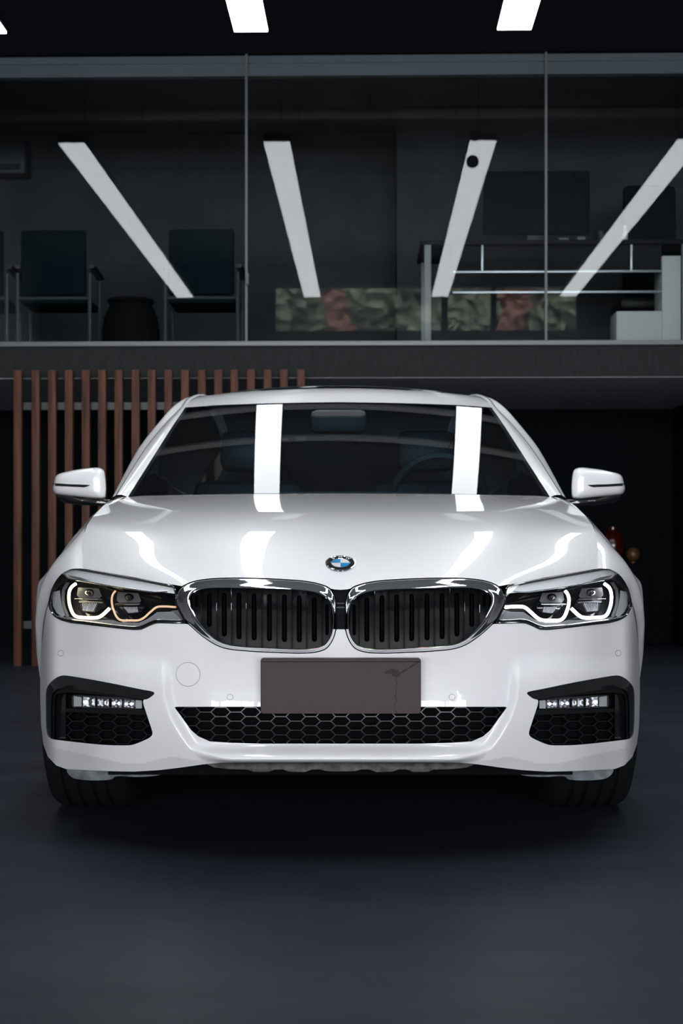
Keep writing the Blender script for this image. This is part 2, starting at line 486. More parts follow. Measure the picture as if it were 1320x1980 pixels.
def S_hood(uv):
    uv = np.asarray(uv, float); u, v = uv[:, 0], uv[:, 1]
    def f(D): return H - (v - PPY) * D / F - zhood(u * D / F, D)
    steps = np.linspace(3.98, 5.85, 90)
    lo = np.full(len(u), steps[0]); hi = np.full(len(u), steps[-1]); done = np.zeros(len(u), bool)
    prev = f(lo)
    for a, b in zip(steps[:-1], steps[1:]):
        cur = f(np.full(len(u), b))
        hit = (~done) & (prev > 0) & (cur <= 0)
        lo[hit] = a; hi[hit] = b; done |= hit; prev = cur
    for _ in range(26):
        mid = (lo + hi) / 2; c = f(mid) > 0
        lo = np.where(c, mid, lo); hi = np.where(c, hi, mid)
    return np.where(done, (lo + hi) / 2, 5.6)
def S_wind(uv):
    uv = np.asarray(uv, float); D = np.full(len(uv), 5.9)
    for _ in range(40):
        X = uv[:, 0] * D / F; z = H - (uv[:, 1] - PPY) * D / F
        t = z - .975
        D = 5.52 + .20 * X**2 + 1.70 * t + .55 * t * t
    return D
def off(S, d): return lambda uv: S(uv) + d

def panel_arrays(outline, holes, S, spacing, side, flange, wrap=True):
    """triangulate an outline with holes over the frontal view and lay it on the surface S"""
    O = np.asarray(outline, float); pts = [tuple(p) for p in O]; edges = []
    n = len(O); edges += [(i, (i+1) % n) for i in range(n)]
    rings = [np.arange(n)]
    for h in holes:
        b = len(pts); pts += [tuple(p) for p in h]; m = len(h)
        edges += [(b + i, b + (i+1) % m) for i in range(m)]; rings.append(np.arange(b, b + m))
    lo, hi = O.min(0), O.max(0)
    gx = np.arange(lo[0] + spacing*.5, hi[0], spacing); gy = np.arange(lo[1] + spacing*.5, hi[1], spacing*.86)
    g = np.array([(x + (.5*spacing if j % 2 else 0), y) for j, y in enumerate(gy) for x in gx])
    if len(g):
        k = pip(g, O)
        for h in holes: k &= ~pip(g, h)
        g = g[k]
        if len(g):
            dd = sdist(g, O, True)
            for h in holes: dd = np.minimum(dd, sdist(g, h, True))
            g = g[dd > spacing * .45]
        pts += [tuple(p) for p in g]
    r = geometry.delaunay_2d_cdt([Vector(p) for p in pts], edges, [], 0, 1e-5)
    V = np.array([p[:] for p in r[0]]); T = np.array([f for f in r[2] if len(f) == 3])
    c = V[T].mean(1); k = pip(c, O)
    for h in holes: k &= ~pip(c, h)
    T = T[k]
    used = np.unique(T); mp = -np.ones(len(V), int); mp[used] = np.arange(len(used)); V = V[used]; T = mp[T]
    D = S(V); X = P3(V, D, side)
    e = .6
    du = P3(V + [e, 0], S(V + [e, 0]), side) - P3(V - [e, 0], S(V - [e, 0]), side)
    dv = P3(V + [0, e], S(V + [0, e]), side) - P3(V - [0, e], S(V - [0, e]), side)
    N = np.cross(du, dv); N /= np.maximum(1e-12, np.linalg.norm(N, axis=1))[:, None]
    N *= np.where(N[:, 1] > 0, -1, 1)[:, None]
    fn = np.cross(X[T[:, 1]] - X[T[:, 0]], X[T[:, 2]] - X[T[:, 0]])
    fl = (fn * N[T].mean(1)).sum(1) < 0
    T[fl] = T[fl][:, ::-1]
    verts = [X]; norms = [N]; faces = [tuple(t) for t in T]
    if flange:
        base = len(X)
        for ri, loop in enumerate([O] + list(holes)):
            L = np.asarray(loop, float); m = len(L)
            A = P3(L, S(L), side); B = P3(L, S(L) + flange, side)
            tg = np.roll(A, -1, 0) - np.roll(A, 1, 0)
            nn = np.cross(tg, np.array([0, 1., 0])); nn /= np.maximum(1e-9, np.linalg.norm(nn, axis=1))[:, None]
            cen = L.mean(0); out2 = L - inset(L, 1.0); o3 = np.stack([side * out2[:, 0], np.zeros(m), -out2[:, 1]], 1)
            sg = np.sign((nn * o3).sum(1)); sg[sg == 0] = 1
            nn *= sg[:, None] * (1 if ri == 0 else -1)
            if flange < 0: nn = -nn
            verts += [A, B]; norms += [nn, nn]
            for i in range(m):
                j = (i+1) % m
                if abs(L[i, 0]) < 1e-6 and abs(L[j, 0]) < 1e-6: continue
                q = (base + i, base + j, base + m + j, base + m + i)
                f3 = np.cross(A[j] - A[i], B[i] - A[i])
                faces.append(q if f3 @ nn[i] > 0 else q[::-1])
            base += 2 * m
    return np.concatenate(verts), np.concatenate(norms), faces
def panel(name, outline, S, material, parent, holes=(), spacing=5.0, flange=.012, side=-1, both=False):
    if both:
        a = panel_arrays(outline, holes, S, spacing, -1, flange); b = panel_arrays(outline, holes, S, spacing, 1, flange)
        n = len(a[0]); V = np.concatenate([a[0], b[0]]); N = np.concatenate([a[1], b[1]]); Fs = a[2] + [tuple(i + n for i in f) for f in b[2]]
        c = np.abs(V[:, 0]) < 1e-6; N[c, 0] = 0; N /= np.maximum(1e-9, np.linalg.norm(N, axis=1))[:, None]
    else:
        V, N, Fs = panel_arrays(outline, holes, S, spacing, side, flange)
    return mk(name, V, Fs, material, parent, normals=N)
def path3(pts, S, side):
    pts = np.asarray(pts, float); return P3(pts, S(pts), side)
def polar(poly, c, n, sv):
    """radius samples of a star-shaped outline around c (rows stretched by sv)"""
    P = (np.asarray(poly, float) - c) * [1, sv]; out = []
    for k in range(n):
        a = 2*math.pi*k/n; d = np.array([math.cos(a), math.sin(a)]); best = 0
        for i in range(len(P)):
            p, q = P[i], P[(i+1) % len(P)]; e = q - p; den = d[0]*e[1] - d[1]*e[0]
            if abs(den) < 1e-9: continue
            t = (p[0]*e[1] - p[1]*e[0]) / den; s = (p[0]*d[1] - p[1]*d[0]) / den
            if t > best and -1e-6 <= s <= 1 + 1e-6: best = t
        out.append(c + d * best / [1, sv])
    return np.array(out)
def loft(rows, nr, nc):
    """smooth surface through rows of control points"""
    R = []
    for r in rows:
        r = np.asarray(r, float); t = np.concatenate([[0], np.cumsum(np.linalg.norm(np.diff(r, axis=0), axis=1))]); t /= t[-1]
        R.append(np.stack([pchip(t, r[:, k])(np.linspace(0, 1, nc)) for k in range(3)], 1))
    R = np.array(R); t = np.concatenate([[0], np.cumsum(np.linalg.norm(np.diff(R, axis=0), axis=2).mean(1))]); t /= t[-1]
    G = np.zeros((nr, nc, 3))
    for j in range(nc):
        for k in range(3): G[:, j, k] = pchip(t, R[:, j, k])(np.linspace(0, 1, nr))
    return G
def mirror_x(G): G = np.array(G, float); G[..., 0] *= -1; return G

# ------------------------------------------------------------------ the setting
YG = 10.75            # plane of the mezzanine front
ZD0, ZD1 = rz(728, YG), rz(667, YG)
def struct(name, mb, material, **k):
    o = mb.build(name, material, None, room=True, **k); tag(o, kind='structure'); return o

struct('floor', MB().box(-9, 9, -26, 17, -.1, 0), M['floor'])
struct('ceiling', MB().box(-7, 7, -7.6, 17, 6.0, 6.1), M['hallceil'])
struct('wall_left', MB().box(-6.1, -6.0, -7.6, 17, 0, 6.0), M['wallhall'])
struct('wall_right', MB().box(6.0, 6.1, -7.6, 17, 0, 6.0), M['wallhall'])
front = MB()          # shopfront wall behind the camera: wide doorway below, strip window above
front.box(-6, 6, -7.7, -7.5, 4.4, 4.75).box(-6, 6, -7.7, -7.5, 5.55, 6.0)
front.box(-6, -5.75, -7.7, -7.5, 0, 4.4).box(5.75, 6, -7.7, -7.5, 0, 4.4)
front.box(-6, -1.72, -7.7, -7.5, 4.75, 5.55).box(3.75, 6, -7.7, -7.5, 4.75, 5.55)
front.box(1.30, 1.42, -7.7, -7.5, 4.75, 5.55).box(2.2, 2.3, -7.7, -7.5, 4.75, 5.55)
struct('wall_front', front, M['wallfront'])
# mezzanine: slab with fascia, soffit, walls
struct('floor_mezzanine', MB().box(-6, 6, YG + .02, 16.4, ZD0 + .02, ZD1 - .02), M['fascia'])
struct('wall_fascia', MB().box(-6, 6, YG - .04, YG + .02, ZD0 - .006, ZD1 - .012), M['fascia'])
struct('ceiling_soffit', MB().box(-6, 6, YG, 13.3, ZD0 - .01, ZD0 + .02), M['soffit'])
struct('trim_1', MB().box(-6, 6, YG - .055, YG + .03, ZD1 - .012, ZD1 + .022, .004), M['edge'])
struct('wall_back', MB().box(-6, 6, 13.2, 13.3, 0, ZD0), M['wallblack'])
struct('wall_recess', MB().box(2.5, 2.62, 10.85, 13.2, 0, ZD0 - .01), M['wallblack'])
struct('wall_upper', MB().box(-6, rx(767, 13.85), 13.85, 14.0, ZD1, 4.5), M['walldark'])
struct('wall_office', MB().box(rx(767, 13.1), 6, 13.1, 13.95, ZD1, 4.5), M['walldark'])
struct('ceiling_mezzanine', MB().box(-6, 6, YG + .1, 14.0, 4.40, 4.5), M['ceil'])
ZH0, ZH1 = rz(144, YG), rz(104, YG)
struct('wall_rear', MB().box(-6, 6, 14.0, 14.1, ZD1, 6.0), M['wallblack'])
struct('wall_beam', MB().box(-6, 6, YG - .02, YG + .1, ZH1, 6.0), M['ceil'])
rail = MB()
rail.box(-6, 6, YG + .03, YG + .09, rz(118, YG), ZH1).box(-6, 6, YG + .04, YG + .08, rz(134, YG), rz(118, YG)).box(-6, 6, YG + .02, YG + .09, ZH0, rz(134, YG))
struct('trim_2', rail, M['rail'])
joints = [-6 + .0, rx(476, YG), rx(1054, YG), 6]
for k in range(3):
    g = MB().box(joints[k] + .006, joints[k+1] - .006, YG - .006, YG + .006, ZD1 + .02, ZH1 + .0)
    struct('window_%d' % (k + 1), g, M['pane'], smooth=False)
for k, px in enumerate((476, 1054)):
    struct('trim_%d' % (k + 3), MB().box(rx(px, YG) - .008, rx(px, YG) + .008, YG - .014, YG + .014, ZD1 + .02, ZH1), M['grey'])

# pipes running across under the ceiling
for k, (yy, zz) in enumerate(((7.6, 5.8), (9.75, 5.8), (10.4, 5.6), (3.2, 5.8), (.2, 5.8))):
    t = thing('pipe', 'grey service pipe across the hall ceiling, out of view above the car', 'pipe', (0, yy, zz), 'ceiling pipes')
    MB().cyl((-5.98, yy, zz), (5.98, yy, zz), .07, seg=16).build('tube', M['pipe'], t)
    for X in (-4, 0, 4): MB().cyl((X, yy, zz), (X, yy, 6.0), .012, seg=8).build('hanger', M['blackmetal'], t)

# ceiling lamps
LZ = 3.86
for k, X in enumerate((-2.266, -.706, .854, 2.414)):
    t = thing('strip_light', ['leftmost hanging strip light, only its tip showing at the left edge',
                              'long white strip light hanging left of centre above the car',
                              'long white strip light hanging right of centre above the car',
                              'rightmost strip light, seen only as a reflection in the glass'][k], 'ceiling light', (X, 5.75, LZ), 'hanging strip lights')
    MB().box(X - .1, X + .1, 2.05, 9.45, LZ, LZ + .012, .003).build('diffuser', M['lamp'], t)
    MB().box(X - .104, X + .104, 2.04, 9.46, LZ + .012, LZ + .07, .004).build('housing', M['blackmetal'], t)
    MB().box(X - .06, X + .06, 2.1, 9.4, LZ + .07, LZ + .075).build('added_uplight', M['added_uplight'], t)  # unseen glowing strip, added to brighten the ceiling and pipes
    for yy in (2.6, 5.75, 8.9):
        MB().cyl((X, yy, LZ + .06), (X, yy, 6.0), .004, seg=8).build('cable', M['blackmetal'], t)

# ------------------------------------------------------------------ the car
CR = thing('car', 'white luxury sedan facing forward with lit headlights on the grey floor', 'car', (0, 6.4, 0), room=False)

KID_O = U([(340,1152),(345,1140),(357,1131),(375,1124),(402,1119.5),(442,1117.5),(492,1118),(542,1120),(592,1124),(617,1129),(635,1136),(645,1147),(650,1165),(651,1190),(649,1220),(642,1240),(630,1255),(610,1262),(580,1264),(530,1262.5),(480,1260),(437,1255),(415,1247),(392,1232),(372,1215),(357,1200),(347,1182),(341,1167)])
KID_I = U([(367.5,1155),(374,1147),(385,1141.3),(405,1138),(442,1137.5),(480,1138),(530,1139.5),(580,1142),(607,1146),(625,1154),(636,1165),(642,1185),(642.5,1205),(640,1225),(632,1240),(620,1250),(600,1253.7),(555,1253.7),(505,1251),(467,1249),(435,1243.7),(417,1235),(400,1220),(385,1202),(374,1182),(367.5,1167)])
KID_O = catmull(KID_O, 3); KID_I = catmull(KID_I, 3)
HL = [(66,290),(85,205),(125,145),(180,95),(230,78),(300,80),(400,95),(600,133),(800,170),(1000,205),(1130,230),(1148,290),(1150,380),(1185,460),(1238,555),(1100,552),(980,548),(920,570),(850,605),(780,606),(650,592),(500,575),(350,557),(250,545),(170,525),(110,490),(80,440),(68,370)]
def hp(pts): return U([(80 + x / 4.4, 1080 + y / 4.4) for x, y in pts])
HEAD = dens(chaikin(hp(HL), 2), 3)
INT = dens(chaikin(U([(88.9,1339),(91.8,1327),(101.7,1315.6),(113.5,1307.7),(125.3,1305.4),(158.8,1310.7),(217.9,1321.5),(267,1332),(295.7,1337),(298.6,1341),(294.7,1345),(284.8,1352),(274,1353.4),(284,1384),(294.7,1416),(293.7,1422),(286.8,1428),(257.3,1440.7),(240,1441.5),(198.2,1440.7),(127.3,1432.8),(95.8,1428.9),(89.8,1416),(88.9,1369)]), 2), 3)
LG = dens(np.array([(0,1366.5),(318,1366.5),(321,1368),(307,1387),(289,1412),(275,1424),(253,1433.6),(212,1436.3),(153,1438),(0,1438)], float), 4)
LG = np.where(np.abs(LG) < 1e-6, 0, LG)

# bumper
bump = [(0,1217),(7.5,1217)]
ko = [tuple(p) for p in KID_O]
i0 = min(range(len(ko)), key=lambda i: abs(ko[i][0] - 7.8) + abs(ko[i][1] - 1220))
i1 = min(range(len(ko)), key=lambda i: math.hypot(ko[i][0] - 296.5, ko[i][1] - 1206))
bump += ko[i0:i1] if i0 < i1 else ko[i0:] + ko[:i1]
hb = U([(361,1206.5),(330,1206),(303,1205),(289,1210.5),(273,1218),(257,1218.5),(228,1215.5),(194,1211.5),(160,1207.5),(137,1205),(119,1200),(104,1191),(96,1178),(92.5,1166)])
bump += [tuple(p) for p in hb]
bump += [tuple(p) for p in U([(87,1190),(83,1220),(80,1260),(78.5,1300),(78.5,1350),(80,1400),(84,1438),(93,1463),(109,1480),(128,1487),(210,1491),(258,1492),(308,1489),(350,1484),(392,1478),(430,1474.5),(500,1474),(658,1474)])]
bump = dens(np.array(bump), 4); bump[np.abs(bump[:, 0]) < 1e-6, 0] = 0
# the lower opening touches the centre line, so it is cut by splitting the outline there
iL = len(bump)
lg_in = [p for p in LG if p[0] > 1e-6]
upper = [tuple(p) for p in bump]
bump2 = upper + [(0.0, 1438.2)] + [tuple(p) for p in lg_in[::-1]] + [(0.0, 1366.3)]
bump2 = np.array(bump2)
bumper = panel('front_bumper', bump2, S_front, M['paint'], CR, holes=[INT], spacing=3.6, flange=.022, both=True)

# hood
hood = [(0,1140.5),(13,1139.5),(19,1138)]
j0 = min(range(len(ko)), key=lambda i: math.hypot(ko[i][0] - 21, ko[i][1] - 1135))
j1 = min(range(len(ko)), key=lambda i: math.hypot(ko[i][0] - 306, ko[i][1] - 1133))
hood += [(a, b - .8) for a, b in (ko[j1:j0+1][::-1])]
hood += [tuple(p) for p in U([(341,1131.5),(305,1125),(262,1116.5),(216,1108.5),(171,1100.5),(161.5,1099.5),(160.5,1075),(160.8,1055),(162.5,1035),(170,1015),(182,998),(200,980),(214,969),(238,961.8)])]
hood += [(380,958.8),(300,957),(200,955.5),(100,954.8),(0,954.5)]
hood = dens(np.array(hood), 4)
hood[np.abs(hood[:, 0]) < 1e-6, 0] = 0
panel('hood', hood, S_hood, M['paint'], CR, spacing=4.0, flange=.018, both=True)
# cavity under the hood edge and between the kidneys
panel('grille_bridge', dens(np.array([(0,1139),(16,1139),(10,1160),(8,1216),(0,1216)], float), 3), off(S_front, .018), M['gloss_black'], CR, flange=.02, spacing=5, both=True)
br = MB()
for (v, t) in ((1166.5, 1.3), (1174.5, 1.6)):
    for s in (-1, 1):
        br.tube(path3([(0, v), (8, v)], off(S_front, .012), s), .0018, seg=8)
br.build('bridge_bar', M['satin'], CR)

# kidney grilles
CK = np.array([158.0, 1192.0])
ko_n = polar(inset(KID_O, 1.6), CK, 180, 2.0); ki_n = polar(KID_I, CK, 180, 2.0)
PROF = [(0,.012),(0,.002),(.05,-.006),(.12,-.0085),(.40,-.0125),(.60,-.0160),(.66,-.0180),(.70,-.0215),(.75,-.0225),(.90,-.0225),(.96,-.021),(1.0,-.014),(1.0,.05)]
fin_x = [390,419,447.5,476,506,535,564,592.5,622]
for side in (-1, 1):
    V = []; Fs = []
    for t, dd in PROF:
        L = ko_n * (1 - t) + ki_n * t
        V += list(P3(L, S_front(L) * (1 - .5 * (1 - t)) + S_front(ki_n) * .5 * (1 - t) + dd, side))
    n = 180
    for r in range(len(PROF) - 1):
        for k in range(n):
            q = (r*n + k, r*n + (k+1) % n, (r+1)*n + (k+1) % n, (r+1)*n + k)
            Fs.append(q if side < 0 else q[::-1])
    kg = mk('kidney_grille', V, Fs, M['chrome'], CR, sharp=30)
    panel('grille_backing', inset(KID_O, .3), off(S_front, .085), M['void'], kg, spacing=12, flange=-.080, side=side)
    def vspan(x):
        u = 658 - x; P = KID_I; vs = []
        for i in range(len(P)):
            a, b = P[i], P[(i+1) % len(P)]
            if (a[0] > u) != (b[0] > u): vs.append(a[1] + (b[1]-a[1]) * (u - a[0]) / (b[0] - a[0]))
        return (min(vs), max(vs)) if len(vs) >= 2 else None
    ed = [370] + fin_x + [641.5]
    for k in range(10):
        xl, xr = ed[k] + 1.3, ed[k+1] - 1.3
        xs = np.linspace(xl, xr, 6)
        sp = [vspan(x) for x in xs]
        top = [(658 - x, s[0] - 1) for x, s in zip(xs, sp) if s]; bot = [(658 - x, s[1] + 1) for x, s in zip(xs, sp) if s]
        if len(top) < 3: continue
        ol = dens(np.array(top + bot[::-1]), 5)
        xm = (xl + xr) / 2; s = vspan(xm); w = 5.0 if xr - xl > 22 else 3.2
        y0, y1 = s[0] + 9, s[1] - 12
        if k == 0: y0, y1 = s[0] + 6, s[1] - 20
        slot = np.array([(658 - xm + w * math.cos(a), (y0 + w if math.sin(a) < 0 else y1 - w) + w * math.sin(a)) for a in np.linspace(0, 2*math.pi, 20, endpoint=False)])
        sl = panel('grille_slat', ol, off(S_front, .046), M['slat_black'], kg, holes=[slot], spacing=7, flange=.022, side=side)
        groove = MB()
        groove.tube(path3([(658 - xm, y0 + w), (658 - xm, (y0+y1)/2), (658 - xm, y1 - w)], off(S_front, .062), side), .0022, seg=8, ry=.004)
        groove.build('slat_rib', M['gloss_black'], sl)
    for x in fin_x:
        s = vspan(x)
        pts = [(658 - x, v) for v in np.linspace(s[0] - 1, s[1] + 1, 8)]
        MB().tube(path3(pts, off(S_front, .040), side), .0019, seg=10, ry=.011).build('grille_fin', M['gloss_black'], kg)

# headlights
def taper_tube(pts, S, side, r, step=3, closed=False, ry=None):
    p = catmull(pts, step, closed); return MB().tube(path3(p, S, side), r, closed=closed, seg=12, ry=ry)
for side in (-1, 1):
    left = side < 0
    hl = panel('headlight', HEAD, off(S_front, .10), M['gloss_black'], CR, spacing=9, flange=-.092, side=side)
    panel('lens', inset(HEAD, 2.4), off(S_front, -.002), M['lens'], hl, spacing=4, flange=.02, side=side)
    rim = inset(HEAD, 1.2)
    MB().tube(path3(rim, off(S_front, .004), side), .0030, closed=True, seg=8, ry=.006).build('gasket', M['gloss_black'], hl)
    # silver brow over the lamps
    brow = dens(hp([(178,128),(225,98),(300,98),(420,118),(640,158),(900,205),(1120,250),(1138,300),(1060,290),(800,268),(560,228),(420,205),(330,190),(250,170)]), 3)
    panel('brow_trim', brow, off(S_front, .008), M['brow'], hl, spacing=6, flange=.02, side=side)
    br = hp([(200,140),(235,168),(330,188),(460,212),(600,236),(800,264),(960,284),(1075,280)])
    taper_tube(br, off(S_front, .006), side, .0022).build('brow_strip', M['chrome'], hl)
    slot = dens(hp([(225,140),(330,160),(420,190),(330,182),(250,162)]), 3)
    panel('brow_recess', slot, off(S_front, .0065), M['lampgrey'], hl, spacing=6, flange=.002, side=side)
    # lower chrome edge
    lo = hp([(150,495),(250,520),(400,540),(600,562),(820,577),(870,565),(930,538),(985,520),(1100,524),(1205,528)])
    taper_tube(lo, off(S_front, .022), side, .0028, ry=.012).build('lower_trim', M['satin'], hl)
    lb = dens(hp([(165,470),(290,512),(480,522),(610,522),(665,542),(832,545),(900,515),(985,455),(1120,452),(1195,524),(985,515),(930,534),(850,570),(600,556),(400,534),(250,516)]), 3)
    panel('lower_bezel', lb, off(S_front, .032), M['bezel'], hl, spacing=6, flange=.02, side=side)
    # daytime light rings
    outer = hp([(296,214),(262,240),(244,270),(236,320),(240,380),(255,435),(275,475),(300,494),(400,504),(485,500),(520,480),(580,424)])
    inner = hp([(632,275),(612,300),(600,340),(602,390),(612,430),(640,495),(670,522),(760,527),(830,524),(870,505),(930,452),(980,414),(1050,408),(1142,414)])
    taper_tube(outer, off(S_front, .034), side, .0043 if left else .0046).build('light_ring', M['ring_warm'] if left else M['ring_white'], hl)
    taper_tube(inner, off(S_front, .030), side, .0028 if left else .0044).build('light_ring', M['ring_amber'] if left else M['ring_white'], hl)
    # projector units
    for cx, cy, w, bar, trap in ((410,340,120,[(300,346),(500,348)],[(305,356),(530,356),(560,410),(465,458),(375,456),(330,440)]),
                                 (745,380,110,[(640,390),(850,388)],[(650,398),(850,398),(882,405),(850,455),(760,468),(715,466),(680,430)])):
        tp = dens(hp(trap), 3)
        pj = panel('projector', tp, off(S_front, .052), M['darkchrome'], hl, spacing=5, flange=.03, side=side)
        a, b = hp(bar)
        MB().tube(path3([a, (a+b)/2, b], off(S_front, .040), side), .0026, seg=8, ry=.008).build('projector_bar', M['chrome'], pj)
        rb = MB(); tl = hp(trap)
        for q in np.linspace(.22, .78, 9):
            top = tl[0]*(1-q) + tl[1]*q; bt = tl[5]*(1-q) + tl[3]*q
            rb.tube(path3([top*.75 + bt*.25, bt*.96 + top*.04], off(S_front, .048), side), .0016, seg=6)
        rb.build('projector_ribs', M['reflector'], pj)
        top = dens(hp([(cx-95,cy-95),(cx+80,cy-85),(cx+105,cy-20),(cx+90,cy-4),(cx-85,cy-4),(cx-105,cy-30)]), 3)
        panel('projector_hood', top, off(S_front, .060), M['lampgrey'], pj, spacing=6, flange=.03, side=side)
        c = hp([(cx, cy-52)])[0]
        dl = MB(); ring = [(c[0] + 9*math.cos(a), c[1] + 7*math.sin(a)) for a in np.linspace(0, 2*math.pi, 24, endpoint=False)]
        G = [path3([(c[0] + (p[0]-c[0])*k, c[1] + (p[1]-c[1])*k) for p in ring + ring[:1]], off(S_front, .056 - .014*(1-k*k)), side) for k in (1,.8,.5,.2,.02)]
        dl.grid(G); dl.build('projector_lens', M['sunroof'], pj)
    # side reflector at the outer end
    sr = dens(hp([(108,285),(160,270),(165,330),(178,400),(205,480),(180,500),(130,460),(100,400),(98,330)]), 3)
    panel('side_reflector', sr, off(S_front, .030), M['reflector'], hl, spacing=6, flange=.02, side=side)
    sr2 = dens(hp([(215,200),(245,205),(205,270),(200,330),(205,400),(240,490),(215,490),(180,400),(172,330),(180,260)]), 3)
    panel('outer_bezel', sr2, off(S_front, .045), M['lampgrey'], hl, spacing=6, flange=.02, side=side)
    fin = dens(hp([(1100,445),(1160,440),(1205,520),(1160,520)]), 3)
    panel('inner_trim', fin, off(S_front, .035), M['satin'], hl, spacing=6, flange=.02, side=side)

# side air intakes with fog lights
def ip(pts): return U([(80 + x / 5.077, 1290 + y / 5.077) for x, y in pts])
def hexbars(poly, S, side, x0, v0, wpx, depth):
    mb = MB(); lo, hi = poly.min(0), poly.max(0); a, b, h = 10.0, 9.0, 8.8
    segs = set()
    per = 2*a + b
    for i in range(int((lo[0]-x0)/per) - 2, int((hi[0]-x0)/per) + 3):
        for j in range(int((lo[1]-v0)/(2*h)) - 2, int((hi[1]-v0)/(2*h)) + 3):
            cx, cy = x0 + i*per, v0 + j*2*h + (h if i % 2 else 0)
            c = [(cx+a+b, cy), (cx+a, cy+h), (cx-a, cy+h), (cx-a-b, cy), (cx-a, cy-h), (cx+a, cy-h)]
            for k in range(6):
                p, q = c[k], c[(k+1) % 6]; key = tuple(sorted(((round(p[0],1), round(p[1],1)), (round(q[0],1), round(q[1],1)))))
                segs.add(key)
    for p, q in sorted(segs):
        p, q = np.array(p), np.array(q); T = np.linspace(0, 1, 25)
        pts = p + (q-p) * T[:, None]; k = pip(pts, poly)
        if k.sum() < 2: continue
        t0, t1 = T[k].min(), T[k].max(); A = p + (q-p)*t0; B = p + (q-p)*t1
        if np.linalg.norm(B-A) < .8: continue
        d = (B-A)/np.linalg.norm(B-A); nn = np.array([-d[1], d[0]]) * wpx/2
        quad = np.array([A-nn, A+nn, B+nn, B-nn])
        V = np.concatenate([P3(quad, S(quad), side), P3(quad, S(quad)+depth, side)])
        mb.add(V.tolist(), [(0,1,2,3),(0,4,5,1),(1,5,6,2),(2,6,7,3),(3,7,4,0)])
    return mb
for side in (-1, 1):
    ai = panel('air_intake', inset(INT, -.6), off(S_front, .085), M['void'], CR, spacing=10, flange=-.079, side=side)
    blade = dens(chaikin(np.concatenate([
        ip([(46,400),(46,250),(62,190),(110,130),(170,92),(230,81),(400,108),(700,163),(950,218),(1090,242),(1103,258),(1088,277),(1040,311),(985,316)]),
        ip([(940,306),(800,285),(500,240),(300,212),(200,205),(140,220),(110,260),(98,330),(96,500),(98,704),(80,702),(52,640)])]), 1), 3)
    panel('intake_blade', blade, off(S_front, .006), M['gloss_black'], ai, spacing=5, flange=.06, side=side)
    ch = dens(chaikin(ip([(100,330),(112,262),(140,222),(200,207),(300,214),(500,242),(800,287),(940,308),(985,318),(975,330),(800,300),(500,262),(320,250),(240,248),(150,262),(132,300),(128,500),(128,704),(98,704)]), 1), 3)
    panel('intake_channel', ch, off(S_front, .020), M['slat_black'], ai, spacing=6, flange=.05, side=side)
    post = dens(ip([(130,300),(150,264),(240,250),(242,722),(130,706)]), 4)
    panel('intake_wall', post, off(S_front, .045), M['gloss_black'], ai, spacing=7, flange=.03, side=side)
    shelf = dens(ip([(244,405),(1005,418),(1030,452),(1025,470),(244,440)]), 4)
    panel('intake_shelf', shelf, off(S_front, .024), M['slat_black'], ai, spacing=7, flange=.05, side=side)
    mesh_poly = dens(ip([(244,442),(1030,470),(1086,640),(1080,668),(1048,697),(900,760),(850,766),(600,761),(244,722)]), 4)
    hexbars(mesh_poly, off(S_front, .034), side, ip([(500,620)])[0][0], ip([(500,620)])[0][1], 1.5, .03).build('intake_mesh', M['mesh_black'], ai, smooth=False)
    # fog light: a bar of four cells
    fl = dens(chaikin(ip([(300,285),(320,272),(700,292),(985,318),(1002,412),(800,410),(320,398),(300,380)]), 1), 3)
    fg = panel('fog_light', fl, off(S_front, .058), M['darkchrome'], ai, spacing=7, flange=.02, side=side)
    cells = [(315,278,400,292,388), (402,284,532,296,392), (545,296,668,304,398), (682,304,796,310,402), (806,312,915,318,405), (920,320,988,322,408)]
    for ci, (xa, ya, xb, yb, yl) in enumerate(cells):
        c = dens(ip([(xa+4,ya+5),(xb-4,yb+4),(xb-4,yl-2),(xa+4,yl-4)]), 2.0); cc = c.mean(0)
        Sq = off(S_front, .046)
        if ci in (0, 5):
            panel('light_end', c, Sq, M['plastic_white'], fg, spacing=5, flange=.01, side=side); continue
        G = []
        cl = np.concatenate([c, c[:1]])
        for k, dd in ((1,0),(.93,-.004),(.72,.004),(.45,.012),(.22,.009),(.03,.007)):
            L = cc + (cl-cc)*k; G.append(P3(L, Sq(L)+dd, side))
        MB().grid(G).build('light_cell', M['led'], fg, sharp=25)
    gl = inset(fl, -.5)
    panel('fog_lens', gl, off(S_front, .036), M['lens'], fg, spacing=7, flange=.012, side=side)

# lower grille
lgb = panel('lower_grille', np.array([(0,1366.3)] + [tuple(p) for p in lg_in] + [(0,1438.2)]), off(S_front, .075), M['void'], CR, spacing=12, flange=-.06, both=True)
full = np.concatenate([np.array([(-p[0], p[1]) for p in lg_in]), np.array(lg_in)[::-1]])
full = inset(full, .5)
def S_abs(S): return lambda uv: S(np.stack([np.abs(np.asarray(uv)[:, 0]), np.asarray(uv)[:, 1]], 1))
hexbars(full, off(S_abs(S_front), .016), 1, 0, 1412, 1.6, .035).build('grille_mesh', M['mesh_black'], lgb, smooth=False)

